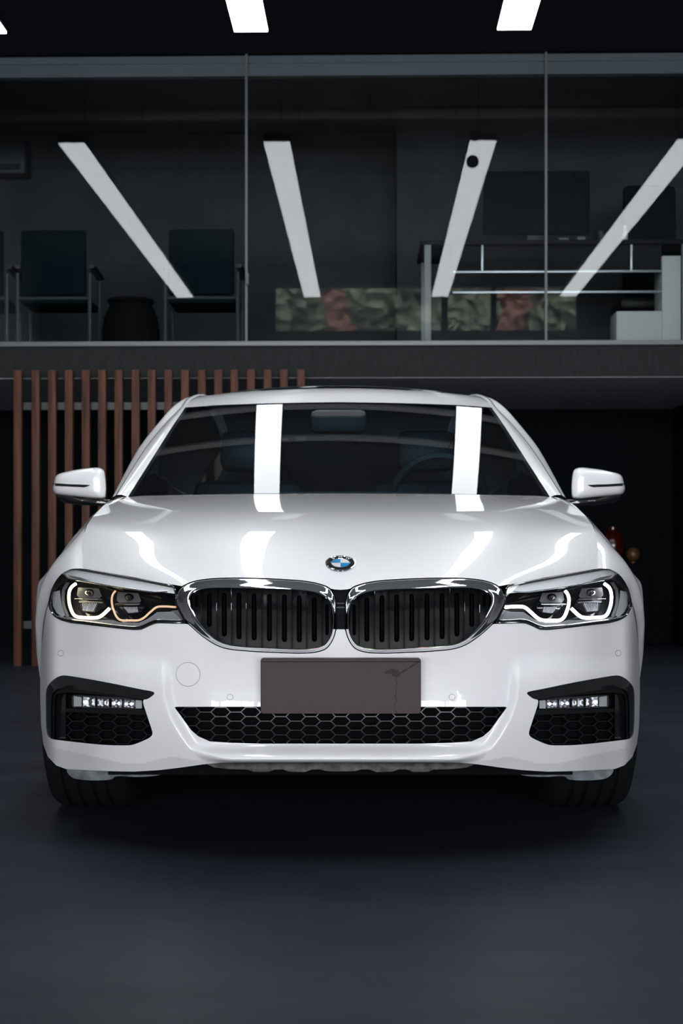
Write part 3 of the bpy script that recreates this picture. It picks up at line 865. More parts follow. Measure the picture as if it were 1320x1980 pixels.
# number plate
pw0, pw1 = (503-658)*3.985/F, (813-658)*3.985/F
pz1, pz0 = H - (1273-PPY)*3.985/F, H - (1380-PPY)*3.985/F
pb = bmesh.new()
def rrect(x0, x1, z0, z1, r, n=6):
    o = []
    for cx, cz, a0 in ((x1-r, z1-r, 0), (x0+r, z1-r, 90), (x0+r, z0+r, 180), (x1-r, z0+r, 270)):
        for k in range(n+1):
            a = math.radians(a0 + 90*k/n); o.append((cx + r*math.cos(a), cz + r*math.sin(a)))
    return o
def slab(name, ol, y0, y1, material, parent, bevel=.002):
    n = len(ol); c = np.mean(ol, 0)
    inn = [(c[0] + (p[0]-c[0])*(1 - bevel/abs(max(.02, np.linalg.norm(np.array(p)-c)))), c[1] + (p[1]-c[1])*(1 - bevel/abs(max(.02, np.linalg.norm(np.array(p)-c))))) for p in ol]
    V = [(x, y0, z) for x, z in inn] + [(x, y0+bevel, z) for x, z in ol] + [(x, y1, z) for x, z in ol]
    Fs = [tuple(range(n))]
    for r in range(2):
        for k in range(n): Fs.append((r*n+k, (r+1)*n+k, (r+1)*n+(k+1) % n, r*n+(k+1) % n))
    Fs.append(tuple(range(3*n-1, 2*n-1, -1)))
    return mk(name, V, Fs, material, parent)
np_ = slab('number_plate', rrect(pw0, pw1, pz0, pz1, .007), 3.984, 4.012, M['plate'], CR)
MB().tube([(pw0+.004, 3.983, pz1-.0055), (pw1-.004, 3.983, pz1-.0055)], .0035, seg=10).build('plate_lip', M['plate'], np_)

# seams: sensors and tow-eye cover
def seam_disc(name, px, py, r, side, label=None):
    u = (658 - px) if side < 0 else (px - 658)
    ring = [(u + r*math.cos(a), py + r*math.sin(a)) for a in np.linspace(0, 2*math.pi, 40, endpoint=False)]
    o = panel(name, np.array(ring), off(S_front, -.0006), M['paint'], CR, spacing=max(3, r/3), flange=.001, side=side)
    MB().tube(path3(ring, off(S_front, -.0001), side), .0007, closed=True, seg=6).build('seam', M['lampgrey'], o)
seam_disc('parking_sensor', 118, 1263, 5.6, -1); seam_disc('parking_sensor', 444, 1348, 5.6, -1)
seam_disc('parking_sensor', 873, 1348, 5.6, 1); seam_disc('parking_sensor', 1195, 1263, 5.6, 1)
seam_disc('tow_cover', 363, 1304, 23, -1)

# emblem
def emblem():
    c = np.array([[0.0, 1091.0]]); D = S_hood(c); p = P3(c, D)[0]
    e = 1.0
    pa = P3(c + [[0, e]], S_hood(c + [[0, e]]))[0]; pb_ = P3(c - [[0, e]], S_hood(c - [[0, e]]))[0]
    t = Vector(pb_ - pa).normalized(); n = Vector((1,0,0)).cross(t); n = n if n.y < 0 else -n
    up = t
    Mx = Matrix(((1, up.x, n.x, p[0]), (0, up.y, n.y, p[1]), (0, up.z, n.z, p[2]), (0,0,0,1)))
    R = .0405
    def disc(name, prof, m, parent):
        mb = MB().lathe(prof, (0,0,0), 'Z', 64); mb.v = [tuple(Mx @ Vector(v)) for v in mb.v]; return mb.build(name, m, parent)
    rim = disc('emblem', [(R,-.003),(R,.003),(R*.985,.0045),(R*.94,.0050),(R*.90,.0042),(R*.90,.001),(0.0001,.001)], M['chrome'], CR)
    disc('emblem_ring', [(R*.905,.0035),(R*.80,.0040),(R*.63,.0042),(R*.63,.002)], M['gloss_black'], rim)
    disc('emblem_circle', [(R*.635,.0040),(R*.62,.0047),(R*.585,.0047),(R*.575,.0040)], M['chrome'], rim)
    for q in range(4):
        V = [(0,0,.0045)]; Fs = []
        for k in range(17):
            a = math.pi/2*q + math.pi/2*k/16
            V.append((R*.585*math.cos(a), R*.585*math.sin(a), .0043))
        Fs = [(0, k+1, k+2) for k in range(16)]
        mk('emblem_quadrant', [tuple(Mx @ Vector(v)) for v in V], Fs, M['ewhite'] if q in (0, 2) else M['blue'], rim)
    for ch, ang in (('B', 128), ('M', 90), ('W', 52)):
        cu = bpy.data.curves.new('letter', 'FONT'); cu.body = ch; cu.size = .0145; cu.align_x = 'CENTER'; cu.align_y = 'CENTER'; cu.extrude = .0004
        tmp = bpy.data.objects.new('letter', cu); COL.objects.link(tmp)
        dg = bpy.context.evaluated_depsgraph_get(); me = bpy.data.meshes.new_from_object(tmp.evaluated_get(dg))
        bpy.data.objects.remove(tmp)
        a = math.radians(ang)
        T = Mx @ Matrix.Translation((R*.78*math.cos(a), R*.78*math.sin(a), .0046)) @ Matrix.Rotation(a - math.pi/2, 4, 'Z')
        me.transform(T); me.materials.clear(); me.materials.append(M['ewhite'])
        o = link(bpy.data.objects.new('emblem_letter', me)); o.parent = rim
emblem()

# fenders (from the bonnet edge over the shoulder down to the arch) and body sides
def uvd(u, v, D): return (u*D/F, D, H - (v-PPY)*D/F)
fr = [[uvd(496.6,1099,4.455), uvd(515,1099.5,4.47), uvd(533,1106,4.485), uvd(548,1121,4.49), uvd(558,1140,4.485), uvd(564,1164,4.48), uvd(572,1195,4.50), uvd(577,1250,4.545), uvd(580,1310,4.58)]]
def st(D, pts): return [(x, D, z) for x, z in pts]
fr.append(st(4.62, [(.746,.806),(.770,.797),(.800,.776),(.828,.748),(.852,.712),(.869,.675),(.880,.63),(.884,.56),(.882,.505)]))
fr.append(st(4.75, [(.757,.855),(.780,.832),(.808,.797),(.840,.758),(.866,.720),(.886,.687),(.898,.665),(.904,.650),(.906,.635)]))
fr.append(st(4.90, [(.765,.880),(.785,.852),(.810,.816),(.842,.780),(.874,.748),(.900,.716),(.914,.70),(.922,.69),(.925,.68)]))
fr.append(st(5.05, [(.766,.905),(.786,.888),(.812,.860),(.845,.825),(.875,.785),(.903,.735),(.918,.70),(.926,.675),(.928,.657)]))
fr.append(st(5.22, [(.764,.930),(.784,.918),(.812,.893),(.845,.86),(.878,.815),(.908,.75),(.926,.68),(.933,.58),(.932,.46)]))
fr.append(st(5.40, [(.762,.952),(.784,.943),(.812,.922),(.845,.89),(.878,.84),(.908,.765),(.926,.66),(.928,.45),(.905,.22)]))
fr.append(st(5.62, [(.760,.972),(.784,.968),(.812,.950),(.845,.915),(.878,.86),(.908,.78),(.924,.66),(.926,.45),(.90,.21)]))
for side in (-1, 1):
    G = loft(fr, 70, 44)
    if side < 0: G = mirror_x(G)
    mb = MB().grid(G)
    # rolled arch lip
    lip = G[:, -1]; lip2 = lip.copy(); lip2[:, 0] -= side*.03
    mb.grid(np.stack([lip, lip2])); top = G[:, 0]; t2 = top.copy(); t2[:, 2] -= .02
    mb.grid(np.stack([top, t2]))
    mb.build('fender', M['paint'], CR, sharp=40)
    # doors and rear quarter
    rs = [fr[-1],
          st(6.3, [(.765,.985),(.79,.983),(.82,.968),(.85,.935),(.885,.87),(.912,.78),(.926,.66),(.924,.45),(.895,.21)]),
          st(7.1, [(.765,1.0),(.79,1.0),(.82,.985),(.85,.95),(.885,.885),(.912,.79),(.926,.66),(.924,.45),(.895,.21)]),
          st(7.50, [(.755,1.01),(.78,1.01),(.81,.995),(.845,.96),(.885,.895),(.915,.80),(.93,.66),(.932,.45),(.90,.21)]),
          st(7.56, [(.755,1.01),(.78,1.01),(.81,.995),(.845,.96),(.885,.895),(.915,.80),(.93,.68),(.934,.55),(.934,.48)]),
          st(7.72, [(.75,1.015),(.775,1.015),(.81,1.0),(.845,.965),(.885,.90),(.918,.82),(.93,.75),(.934,.69),(.934,.655)]),
          st(7.875, [(.74,1.02),(.77,1.02),(.805,1.0),(.84,.965),(.88,.90),(.915,.83),(.928,.77),(.934,.71),(.934,.69)]),
          st(8.03, [(.73,1.02),(.76,1.02),(.80,1.0),(.835,.965),(.875,.90),(.91,.82),(.925,.75),(.932,.69),(.934,.655)]),
          st(8.20, [(.72,1.02),(.75,1.02),(.79,1.0),(.83,.96),(.87,.89),(.90,.80),(.918,.68),(.924,.55),(.92,.45)]),
          st(8.26, [(.715,1.02),(.745,1.02),(.785,1.0),(.825,.96),(.865,.89),(.895,.80),(.915,.66),(.918,.45),(.88,.22)]),
          st(8.7, [(.66,1.0),(.69,1.0),(.73,.98),(.765,.94),(.80,.87),(.825,.78),(.84,.64),(.84,.45),(.80,.25)]),
          st(8.93, [(.50,.97),(.52,.97),(.55,.95),(.58,.91),(.60,.84),(.62,.75),(.64,.62),(.64,.45),(.60,.27)])]
    G = loft(rs, 90, 30)
    if side < 0: G = mirror_x(G)
    MB().grid(G).build('body_side', M['paint'], CR, sharp=40)
# tail and boot lid
tail = [[(x, 8.93 + .02 - .12*(x/.64)**2*0, z) for x in (-.5,-.25,0,.25,.5)] for z in (.97,)]
tl = loft([[(-.5,8.93,.97),(-.25,8.96,.985),(0,8.97,.99),(.25,8.96,.985),(.5,8.93,.97)],
           [(-.62,8.93,.75),(-.3,8.98,.75),(0,8.99,.75),(.3,8.98,.75),(.62,8.93,.75)],
           [(-.64,8.93,.45),(-.3,8.99,.45),(0,9.0,.45),(.3,8.99,.45),(.64,8.93,.45)],
           [(-.6,8.93,.27),(-.3,8.96,.26),(0,8.97,.26),(.3,8.96,.26),(.6,8.93,.27)]], 20, 20)
MB().grid(tl).build('rear_bumper', M['paint'], CR)
bl = loft([[(-.715,8.26,1.02),(-.35,8.26,1.045),(0,8.26,1.05),(.35,8.26,1.045),(.715,8.26,1.02)],
           [(-.66,8.7,1.0),(-.35,8.7,1.03),(0,8.7,1.035),(.35,8.7,1.03),(.66,8.7,1.0)],
           [(-.5,8.93,.97),(-.25,8.96,.985),(0,8.97,.99),(.25,8.96,.985),(.5,8.93,.97)]], 14, 20)
MB().grid(bl).build('boot_lid', M['paint'], CR)

# windshield, pillars, roof
WS = dens(np.array([(0,953.5),(100,953.8),(200,954.6),(300,956.5),(380,959),(408,961.5),(403,953),(352,873),(318,820),(297,789.5),(230,784.5),(160,782),(80,780),(0,779)], float), 5)
WS[np.abs(WS[:, 0]) < 1e-6, 0] = 0
panel('windshield', WS, S_wind, M['windshield'], CR, spacing=8, flange=0, both=True)
# black ceramic edge along the glass sides
for side in (-1, 1):
    ed = dens(np.array([(408,961.5),(403,953),(352,873),(318,820),(297,789.5),(291,789),(312,822),(346,875),(396,954),(401,961)], float), 4)
    panel('glass_border', ed, off(S_wind, -.0015), M['gloss_black'], CR, spacing=8, flange=.003, side=side)
cw = MB()
c0 = np.array([(u, 960.0) for u in np.linspace(-405, 405, 40)])
A = np.stack([c0[:, 0]*5.5/F, np.full(40, 5.50), np.full(40, .945)], 1)
B = np.stack([c0[:, 0]*5.66/F, 5.60 + .2*(c0[:, 0]*5.66/F)**2, np.full(40, .972)], 1)
cw.grid(np.stack([A, B])); cw.build('cowl', M['black'], CR)

zc = nspline([6.2,6.25,6.4,6.55,6.75,7.2,7.8,8.3], [1.338,1.362,1.416,1.449,1.474,1.480,1.440,1.340])
edge_w = WS
rail_in = np.array([(408,961.5),(352,873),(318,820),(297,789.5)], float)
Ain = [Vector(p) for p in P3(rail_in, S_wind(rail_in) - .002, 1)]
inn3 = [tuple(p) for p in Ain] + [(.597, 6.46, 1.392), (.575, 6.70, 1.432), (.560, 7.0, 1.452), (.55, 7.6, 1.430), (.545, 8.2, 1.33)]
mid3 = [uvd(430,957,5.63), uvd(372,866,6.03), uvd(333,818,6.24), uvd(306,790,6.38), (.617,6.50,1.398), (.592,6.74,1.440), (.578,7.02,1.458), (.566,7.6,1.436), (.56,8.2,1.335)]
out3 = [uvd(438,962,5.66), uvd(391,874,6.08), uvd(350,820,6.30), uvd(316,783,6.46), (.630,6.56,1.408), (.606,6.78,1.436), (.594,7.05,1.452), (.584,7.6,1.43), (.578,8.2,1.33)]
low3 = [uvd(440,966,5.72), uvd(390,878,6.16), uvd(348,825,6.38), uvd(314,789,6.54), (.632,6.62,1.39), (.612,6.82,1.416), (.602,7.06,1.432), (.592,7.6,1.41), (.586,8.2,1.31)]
for side in (-1, 1):
    rows = list(zip(inn3, [tuple((Vector(a)*.45 + Vector(b)*.55) + Vector((.0,-.006,.004))) for a, b in zip(inn3, mid3)], mid3))
    G = loft(rows, 60, 10)
    rows2 = list(zip(mid3, out3, low3)); G2 = loft(rows2, 60, 10)
    G2 = G2 + np.array([.0, .001, 0])
    if side < 0: G, G2 = mirror_x(G), mirror_x(G2)
    MB().grid(G).build('pillar', M['paint'], CR, sharp=50)
    MB().grid(G2).build('roof_rail', M['paint'], CR, sharp=60)
    seam = G[:, -1].copy(); seam[:, 1] -= .0015
    MB().tube(seam.tolist(), .0016, seg=6).build('pillar_seam', M['black'], CR)
    # side windows below the rail
    bt = [(.785,5.72,.975),(.79,6.1,.985),(.79,6.3,.99),(.79,6.5,.995),(.79,6.7,1.0),(.79,6.9,1.0),(.785,7.1,1.0),(.775,7.6,1.01),(.755,8.2,1.02)]
    G3 = loft(list(zip(low3, [tuple(Vector(a)*.5 + Vector(b)*.5 + Vector((.012,0,0))) for a, b in zip(low3, bt)], bt)), 40, 8)
    if side < 0: G3 = mirror_x(G3)
    MB().grid(G3).build('side_window', M['sunroof'], CR)
# roof skin
rf = []
top_u = np.array([(u, float(np.interp(u, [0,80,160,230,297], [779,780,782,784.5,789.5]))) for u in np.linspace(0, 297, 14)])
T0 = P3(top_u, S_wind(top_u), 1)
cols = []
for i, p in enumerate(T0):
    X0 = p[0]; fx = X0 / T0[-1][0]
    D0 = p[1]; z0 = p[2]
    colp = [(X0, D0, z0 + .003)]
    for D in (6.4, 6.5, 6.62, 6.8, 7.1, 7.5, 7.9, 8.2):
        Dn = D + (D0 - T0[0][1])
        w = np.interp(D, [6.25,6.46,6.7,7.0,7.6,8.2], [T0[-1][0],.597,.575,.560,.55,.545])
        zed = np.interp(Dn, [6.32,6.46,6.7,7.0,7.6,8.2], [T0[-1][2],1.392,1.432,1.452,1.430,1.33])
        zz = float(zc(D)) * (1 - fx**2.2) + zed * fx**2.2
        colp.append((w*fx, Dn, zz))
    cols.append(colp)
G = loft(cols, 26, 60)
Gf = np.concatenate([mirror_x(G)[:0:-1], G])
MB().grid(Gf).build('roof', M['paint'], CR, sharp=60)
sg = []
for X in np.linspace(-.46, .46, 25):
    sg.append([(X*np.interp(D, [6.5,6.8,7.6], [.86,1,1]), D + .10*X*X*1.2, float(zc(D))*(1-(abs(X)/.575)**2.2) + float(np.interp(D, [6.46,6.7,7.0,7.6,8.2], [1.392,1.432,1.452,1.430,1.33]))*(abs(X)/.575)**2.2 + .006) for D in np.linspace(6.53, 7.7, 24)])
MB().grid(np.array(sg)).build('sunroof', M['sunroof'], CR)
# rear window
rw = loft([[(-.545,8.2,1.335),(0,8.25,1.352),(.545,8.2,1.335)], [(-.62,8.35,1.17),(0,8.45,1.2),(.62,8.35,1.17)], [(-.70,8.4,1.02),(0,8.55,1.045),(.70,8.4,1.02)]], 12, 20)
MB().grid(rw).build('rear_window', M['sunroof'], CR)

# cabin seen through the glass
dash = loft([[(-.72,5.72,.955),(0,5.62,.965),(.72,5.72,.955)], [(-.72,5.95,.985),(0,5.9,1.0),(.72,5.95,.985)], [(-.70,6.12,.98),(0,6.12,1.0),(.70,6.12,.98)], [(-.70,6.2,.80),(0,6.2,.80),(.70,6.2,.80)]], 24, 24)
MB().grid(dash).build('dashboard', M['cabin'], CR)
tilt = Matrix.Translation((.40, 6.36, .985)) @ Matrix.Rotation(math.radians(25), 4, 'X')
sw = MB(); ringp = [tilt @ Vector((.185*math.cos(a), 0, .185*math.sin(a))) for a in np.linspace(0, 2*math.pi, 40, endpoint=False)]
sw.tube(ringp, .016, closed=True, seg=10)
for a in (0, math.pi, -math.pi/2):
    sw.tube([tilt @ Vector((.05*math.cos(a), .01, .05*math.sin(a))), tilt @ Vector((.18*math.cos(a), 0, .18*math.sin(a)))], .014, seg=8)
sw.tube([tilt @ Vector((0, -.01, 0)), tilt @ Vector((0, .03, 0))], .06, seg=20)
sw.build('steering_wheel', M['cabin_fittings'], CR)
for X in (-.38, .38):
    s = MB()
    s.box(X-.24, X+.24, 6.75, 6.92, .35, 1.08, .06)
    st_ = s.build('seat', M['cabin_fittings'], CR)
    MB().box(X-.13, X+.13, 6.84, 6.94, 1.12, 1.30, .045).build('headrest', M['cabin_fittings'], st_)
MB().box(-.11, .11, 6.13, 6.22, 1.235, 1.325, .025).build('rear_view_mirror', M['cabin'], CR)
MB().box(-.70, .70, 5.8, 8.2, .28, .34).box(-.70, .70, 7.6, 7.75, .34, 1.05, .05).build('cabin_floor', M['cabin'], CR)
MB().box(-.78, .78, 5.25, 5.75, .3, .93).build('bulkhead', M['void'], CR)

# door mirrors
for side in (-1, 1):
    sh = np.array([(553.5,947),(551,931),(546,919),(520,910.5),(485,905),(465,904),(455,908),(451.5,918),(451.5,962),(457,965),(500,962),(540,957.5),(549,955)], float)
    sh = catmull(sh, 3); c = np.array([500., 936.])
    G = []
    for k, dd in ((1,.17),(1,.08),(.985,.045),(.94,.022),(.85,.008),(.7,.0),(.5,-.004),(.25,-.006),(.02,-.006)):
        L = c + (np.vstack([sh, sh[:1]]) - c)*k
        base = 5.66 + .00055*np.clip(L[:, 0]-450, 0, 200)
        G.append(P3(L, base + dd, side))
    mr = MB().grid(G).build('door_mirror', M['paint'], CR, sharp=60)
    ind = np.array([(553.2,934),(551,939.5),(492,942.2),(487,941),(480,937.6),(520,936.2)], float)
    def S_m(uv):
        uv = np.asarray(uv); L = uv - c; 
        # scale of the nested outline through the point
        ang = np.arctan2(L[:, 1]*2, L[:, 0]); r = np.linalg.norm(L*[1, 2], axis=1)
        so = sh - c; sa = np.arctan2(so[:, 1]*2, so[:, 0]); sr_ = np.linalg.norm(so*[1, 2], axis=1); o = np.argsort(sa)
        R0 = np.interp(ang, sa[o], sr_[o], period=2*math.pi); k = r/R0
        dd = np.interp(k, [.02,.25,.5,.7,.85,.94,.985,1], [-.006,-.006,-.004,0,.008,.022,.045,.08])
        return 5.66 + .00055*np.clip(uv[:, 0]-450, 0, 200) + dd
    panel('indicator', dens(ind, 2.5), off(S_m, -.002), M['gloss_black'], mr, spacing=4, flange=.004, side=side)
    lowr = catmull(np.array([(545,956),(541,966),(530,972),(500,976.5),(470,978),(440,979),(434,975),(438,966),(455,966.5),(500,963)], float), 3)
    c2 = np.array([492., 970.]); G = []
    for k, dd in ((1,.15),(1,.05),(.97,.025),(.85,.008),(.6,.002),(.02,0)):
        L = c2 + (np.vstack([lowr, lowr[:1]]) - c2)*k; G.append(P3(L, 5.672 + .00050*np.clip(L[:, 0]-450, 0, 200) + dd, side))
    MB().grid(G).build('mirror_base', M['gloss_black'], mr, sharp=60)
    gb = c + (sh-c)*.96; gp = P3(gb, np.full(len(gb), 5.85), side)
    mk('mirror_glass', gp, [tuple(range(len(gb)))], M['chrome'], mr)

# wheels
def wheel(side, D):
    X0 = side*.7435
    tw = .1225; R = .335; r = MB()
    prof = [(.235,-tw+.01),(.25,-tw),(.29,-tw-.002),(.318,-tw+.006),(.330,-tw+.022),(.335,-tw+.045)]
    gr = [-.062,-.022,.022,.062]
    for g in gr: prof += [(.3355,g-.006),(.327,g-.005),(.327,g+.005),(.3355,g+.006)]
    prof += [(.335,tw-.045),(.330,tw-.022),(.318,tw-.006),(.29,tw+.002),(.25,tw),(.235,tw-.01),(.235,-tw+.01)]
    w = r.lathe(prof, (X0, D, .335), 'X', 72).build('wheel', M['rubber'], CR, sharp=40)
    rim = MB().lathe([(.238,-.11),(.228,-.10),(.215,0),(.228,.10),(.238,.11),(.232,.118),(.222,.108),(.20,.02)], (X0, D, .335), 'X', 48)
    rim.build('rim', M['alloy'], w)
    sp = MB()
    for k in range(10):
        a = 2*math.pi*k/10
        sp.tube([(X0+side*.085, D+.03*math.cos(a), .335+.03*math.sin(a)), (X0+side*.095, D+.12*math.cos(a), .335+.12*math.sin(a)), (X0+side*.10, D+.228*math.cos(a), .335+.228*math.sin(a))], .013, seg=8)
    sp.cyl((X0+side*.06, D, .335), (X0+side*.10, D, .335), .055)
    sp.build('spokes', M['alloy'], w)
    MB().cyl((X0-side*.02, D, .335), (X0+side*.0, D, .335), .165, seg=36).build('brake_disc', M['satin'], w)
for D in (4.905, 7.875):
    for side in (-1, 1): wheel(side, D)
for D in (4.9, 7.875):
    for side in (-1, 1):
        G = []
        for a in np.linspace(math.radians(-25), math.radians(205), 30):
            y, z = D + .362*math.cos(a), .335 + .362*math.sin(a)
            G.append([(side*.56, y, z), (side*.84, y, z)])
        ln = MB().grid(G)
        fan = [(side*.56, D + .362*math.cos(a), .335 + .362*math.sin(a)) for a in np.linspace(math.radians(-25), math.radians(205), 30)]
        ln.add(fan, [tuple(range(len(fan)))])
        ln.build('arch_liner', M['black'], CR)

# underside
vb = [(0,1474)] + [(u, 1474.5) for u in (60,120,180,230)] + [(258,1478),(244,1484),(215,1487),(180,1488),(168,1492.5),(140,1492.5),(128,1488),(112,1487.5),(100,1492),(70,1493),(56,1488),(40,1487.5),(28,1491),(0,1491.5)]
panel('valance', dens(np.array(vb, float), 4), off(S_front, -.0295+.022), M['dust'], CR, spacing=7, flange=.25, both=True)
for side in (-1, 1):
    df = dens(chaikin(np.array([(530,1485),(526,1497),(512,1507),(475,1509.5),(440,1508),(436,1500),(390,1503),(345,1499),(330,1488),(400,1490),(470,1489)], float), 2), 4)
    panel('air_deflector', df, lambda uv: np.full(len(uv), 4.42) + .0004*np.abs(np.asarray(uv)[:, 0]-400), M['tray'], CR, spacing=8, flange=.06, side=side)
ub = MB()
ub.box(-.62, .62, 4.25, 8.75, .185, .30).box(-.86, .86, 5.35, 7.45, .19, .32).box(-.60, .60, 4.3, 5.4, .3, .62)
ub.build('underbody', M['void'], CR)
bp = dens(np.array([(0,1474),(230,1474),(300,1480),(400,1490),(530,1486),(560,1470),(570,1430),(560,1390),(0,1390)], float), 8)
panel('bumper_backing', bp, off(S_front, .10), M['void'], CR, spacing=14, flange=.02, both=True)

# ------------------------------------------------------------------ wooden slat screen
YS = 10.62
slx = [32.5,67.5,99.5,132,165,196.5,228.5,261.5,293,325,357.5,390,422,453,485,517.5,549,582]
ss = thing('slat_screen', 'tall screen of reddish brown wooden slats standing left behind the car', 'slat screen', (rx(307, YS), YS, 0))
for x in slx:
    X = rx(x, YS); MB().box(X-.026, X+.026, YS-.03, YS+.03, 0, rz(715, YS), .003).build('slat', M['wood'], ss)
for z in (.25, 1.72):
    MB().box(rx(22, YS), rx(592, YS), YS+.03, YS+.05, z, z+.05).build('cross_rail', M['blackmetal'], ss)

# ------------------------------------------------------------------ mezzanine furniture
def office_chair():
    t = thing('office_chair', 'dark teal office armchair behind the glass, left of the tied bag', 'chair', (0, 0, 0))
    MB().box(-.235, .235, .0, .05, .46, .93, .02).build('backrest', M['chairblue'], t)
    MB().box(-.24, .24, .02, .50, .40, .46, .02).build('seat', M['chairblue'], t)
    for s in (-1, 1):
        f = MB().tube([(s*.26, .02, 0), (s*.26, .02, .62), (s*.26, .10, .665), (s*.26, .40, .64)], .014, seg=8)
        f.build('frame', M['darkgrey'], t)
        MB().cyl((s*.26, .46, 0), (s*.26, .42, .64), .013, seg=8).build('leg', M['darkgrey'], t)
        MB().tube([(s*.265, .06, .675), (s*.27, .2, .68), (s*.27, .46, .655)], .024, seg=8, ry=.016).build('armrest', M['black'], t)
    MB().cyl((-.26, .02, .44), (.26, .02, .44), .012, seg=8).build('crossbar', M['darkgrey'], t)
    return t
def copy_tree(o, parent=None):
    c = o.copy(); COL.objects.link(c)
    if parent is not None: c.parent = parent; c.matrix_parent_inverse = o.matrix_parent_inverse.copy()
    for ch in list(o.children): copy_tree(ch, c)
    return c
YC = 11.35
ch0 = office_chair()
for k, (px, lab) in enumerate(((100, 'dark teal office armchair behind the glass at the left'),
                               (388, 'dark teal office armchair behind the glass beside the pane joint'),
                               (-62, 'office armchair cut off by the left edge, upstairs'))):
    o = ch0 if k == 0 else copy_tree(ch0)
    o.matrix_world = ROOM @ Matrix.Translation((rx(px, YC), YC, ZD1 - .02)); tag(o, lab, 'chair', 'office chairs on the mezzanine')
# dark bag between the chairs
bt = thing('bag', 'black rubbish bag on the mezzanine between the two teal chairs', 'bag', (rx(248, YC), YC + .1, ZD1 - .02))
b = MB().lathe([(.001,0),(.17,.0),(.20,.08),(.21,.2),(.19,.32),(.15,.40),(.17,.42),(.165,.44),(.001,.43)], (rx(248, YC), YC + .1, ZD1 - .02), 'Z', 28)
b.build('sack', M['void'], bt)
# wall air conditioner at the left
ac = thing('air_conditioner', 'wall air conditioner unit high on the upper left wall', 'air conditioner', (rx(0, 13.6), 13.7, rz(335, 13.6)))
MB().box(rx(-120, 13.6), rx(46, 13.6), 13.60, 13.845, rz(332, 13.6), rz(264, 13.6), .02).build('casing', M['darkgrey'], ac)
MB().box(rx(-112, 13.6), rx(36, 13.6), 13.59, 13.61, rz(325, 13.6), rz(313, 13.6)).build('air_flap', M['black'], ac)
# desk
YD = 11.0
zf = ZD1 - .02
dk = thing('desk', 'long dark desk with steel frame and pale side panel upstairs at the right', 'desk', (rx(1070, YD), YD + .35, zf))
MB().box(rx(812, YD), rx(1345, YD), YD, YD + .75, rz(474, YD), rz(465, YD), .004).build('desk_top', M['deskdark'], dk)
MB().box(rx(820, YD), rx(833, YD), YD, YD + .045, zf, rz(474, YD), .003).build('post', M['postgrey'], dk)
MB().box(rx(820, YD), rx(833, YD), YD + .68, YD + .725, zf, rz(474, YD), .003).build('post', M['postgrey'], dk)
for y in (526, 565.5):
    MB().box(rx(875, YD), rx(1278, YD), YD + .01, YD + .03, rz(y+2.2, YD), rz(y-2.2, YD), .002).build('rail', M['alu'], dk)
for x in (932, 1219):
    MB().box(rx(x-2.2, YD), rx(x+2.2, YD), YD + .01, YD + .03, rz(526, YD), rz(474, YD), .002).build('upright', M['alu'], dk)
MB().box(rx(875, YD), rx(1278, YD), YD + .04, YD + .055, rz(524, YD), rz(474, YD)).build('modesty_panel', M['deskdark'], dk)
sp = MB().box(rx(1277, YD), rx(1313, YD), YD, YD + .30, zf, rz(497, YD), .004); sp.build('side_panel', M['panelwhite'], dk)
MB().box(rx(1190, YD), rx(1277, YD), YD + .01, YD + .30, zf, rz(603, YD), .004).build('pedestal', M['panelwhite'], dk)
MB().box(rx(1316, YD), rx(1345, YD), YD, YD + .05, zf, rz(474, YD)).build('post', M['postgrey'], dk)
ztop = rz(465, YD)
# monitor
mo = thing('monitor', 'wide black computer monitor on the upstairs desk', 'monitor', (rx(1038, 11.35), 11.4, ztop))
MB().box(rx(935, 11.3), rx(1140, 11.3), 11.34, 11.38, rz(452, 11.3), rz(330, 11.3), .006).build('screen', M['chairblue'], mo)
MB().box(rx(1020, 11.3), rx(1056, 11.3), 11.38, 11.42, ztop, rz(400, 11.3), .004).build('stand', M['black'], mo)
MB().box(rx(985, 11.3), rx(1090, 11.3), 11.3, 11.5, ztop, ztop + .012, .004).build('stand_foot', M['black'], mo)
# high back swivel chair behind the desk
sc_ = thing('swivel_chair', 'black high back swivel chair behind the right end of the desk', 'chair', (rx(1252, 12.1), 12.1, zf))
X = rx(1252, 12.1)
MB().box(X-.20, X+.20, 12.05, 12.15, zf+.55, rz(362, 12.1), .06).build('backrest', M['chairblue'], sc_)
MB().box(X-.24, X+.24, 11.95, 12.45, zf+.44, zf+.53, .03).build('seat', M['black'], sc_)
MB().cyl((X, 12.2, zf+.08), (X, 12.2, zf+.45), .03).build('gas_lift', M['blackmetal'], sc_)
for k in range(5):
    a = 2*math.pi*k/5
    MB().tube([(X, 12.2, zf+.09), (X+.28*math.cos(a), 12.2+.28*math.sin(a), zf+.05)], .02, seg=8).build('foot', M['blackmetal'], sc_)
    MB().lathe([(.001,-.012),(.03,-.012),(.03,.012),(.001,.012)], (X+.28*math.cos(a), 12.2+.28*math.sin(a), zf+.03), 'X', 16).build('castor', M['blackmetal'], sc_)
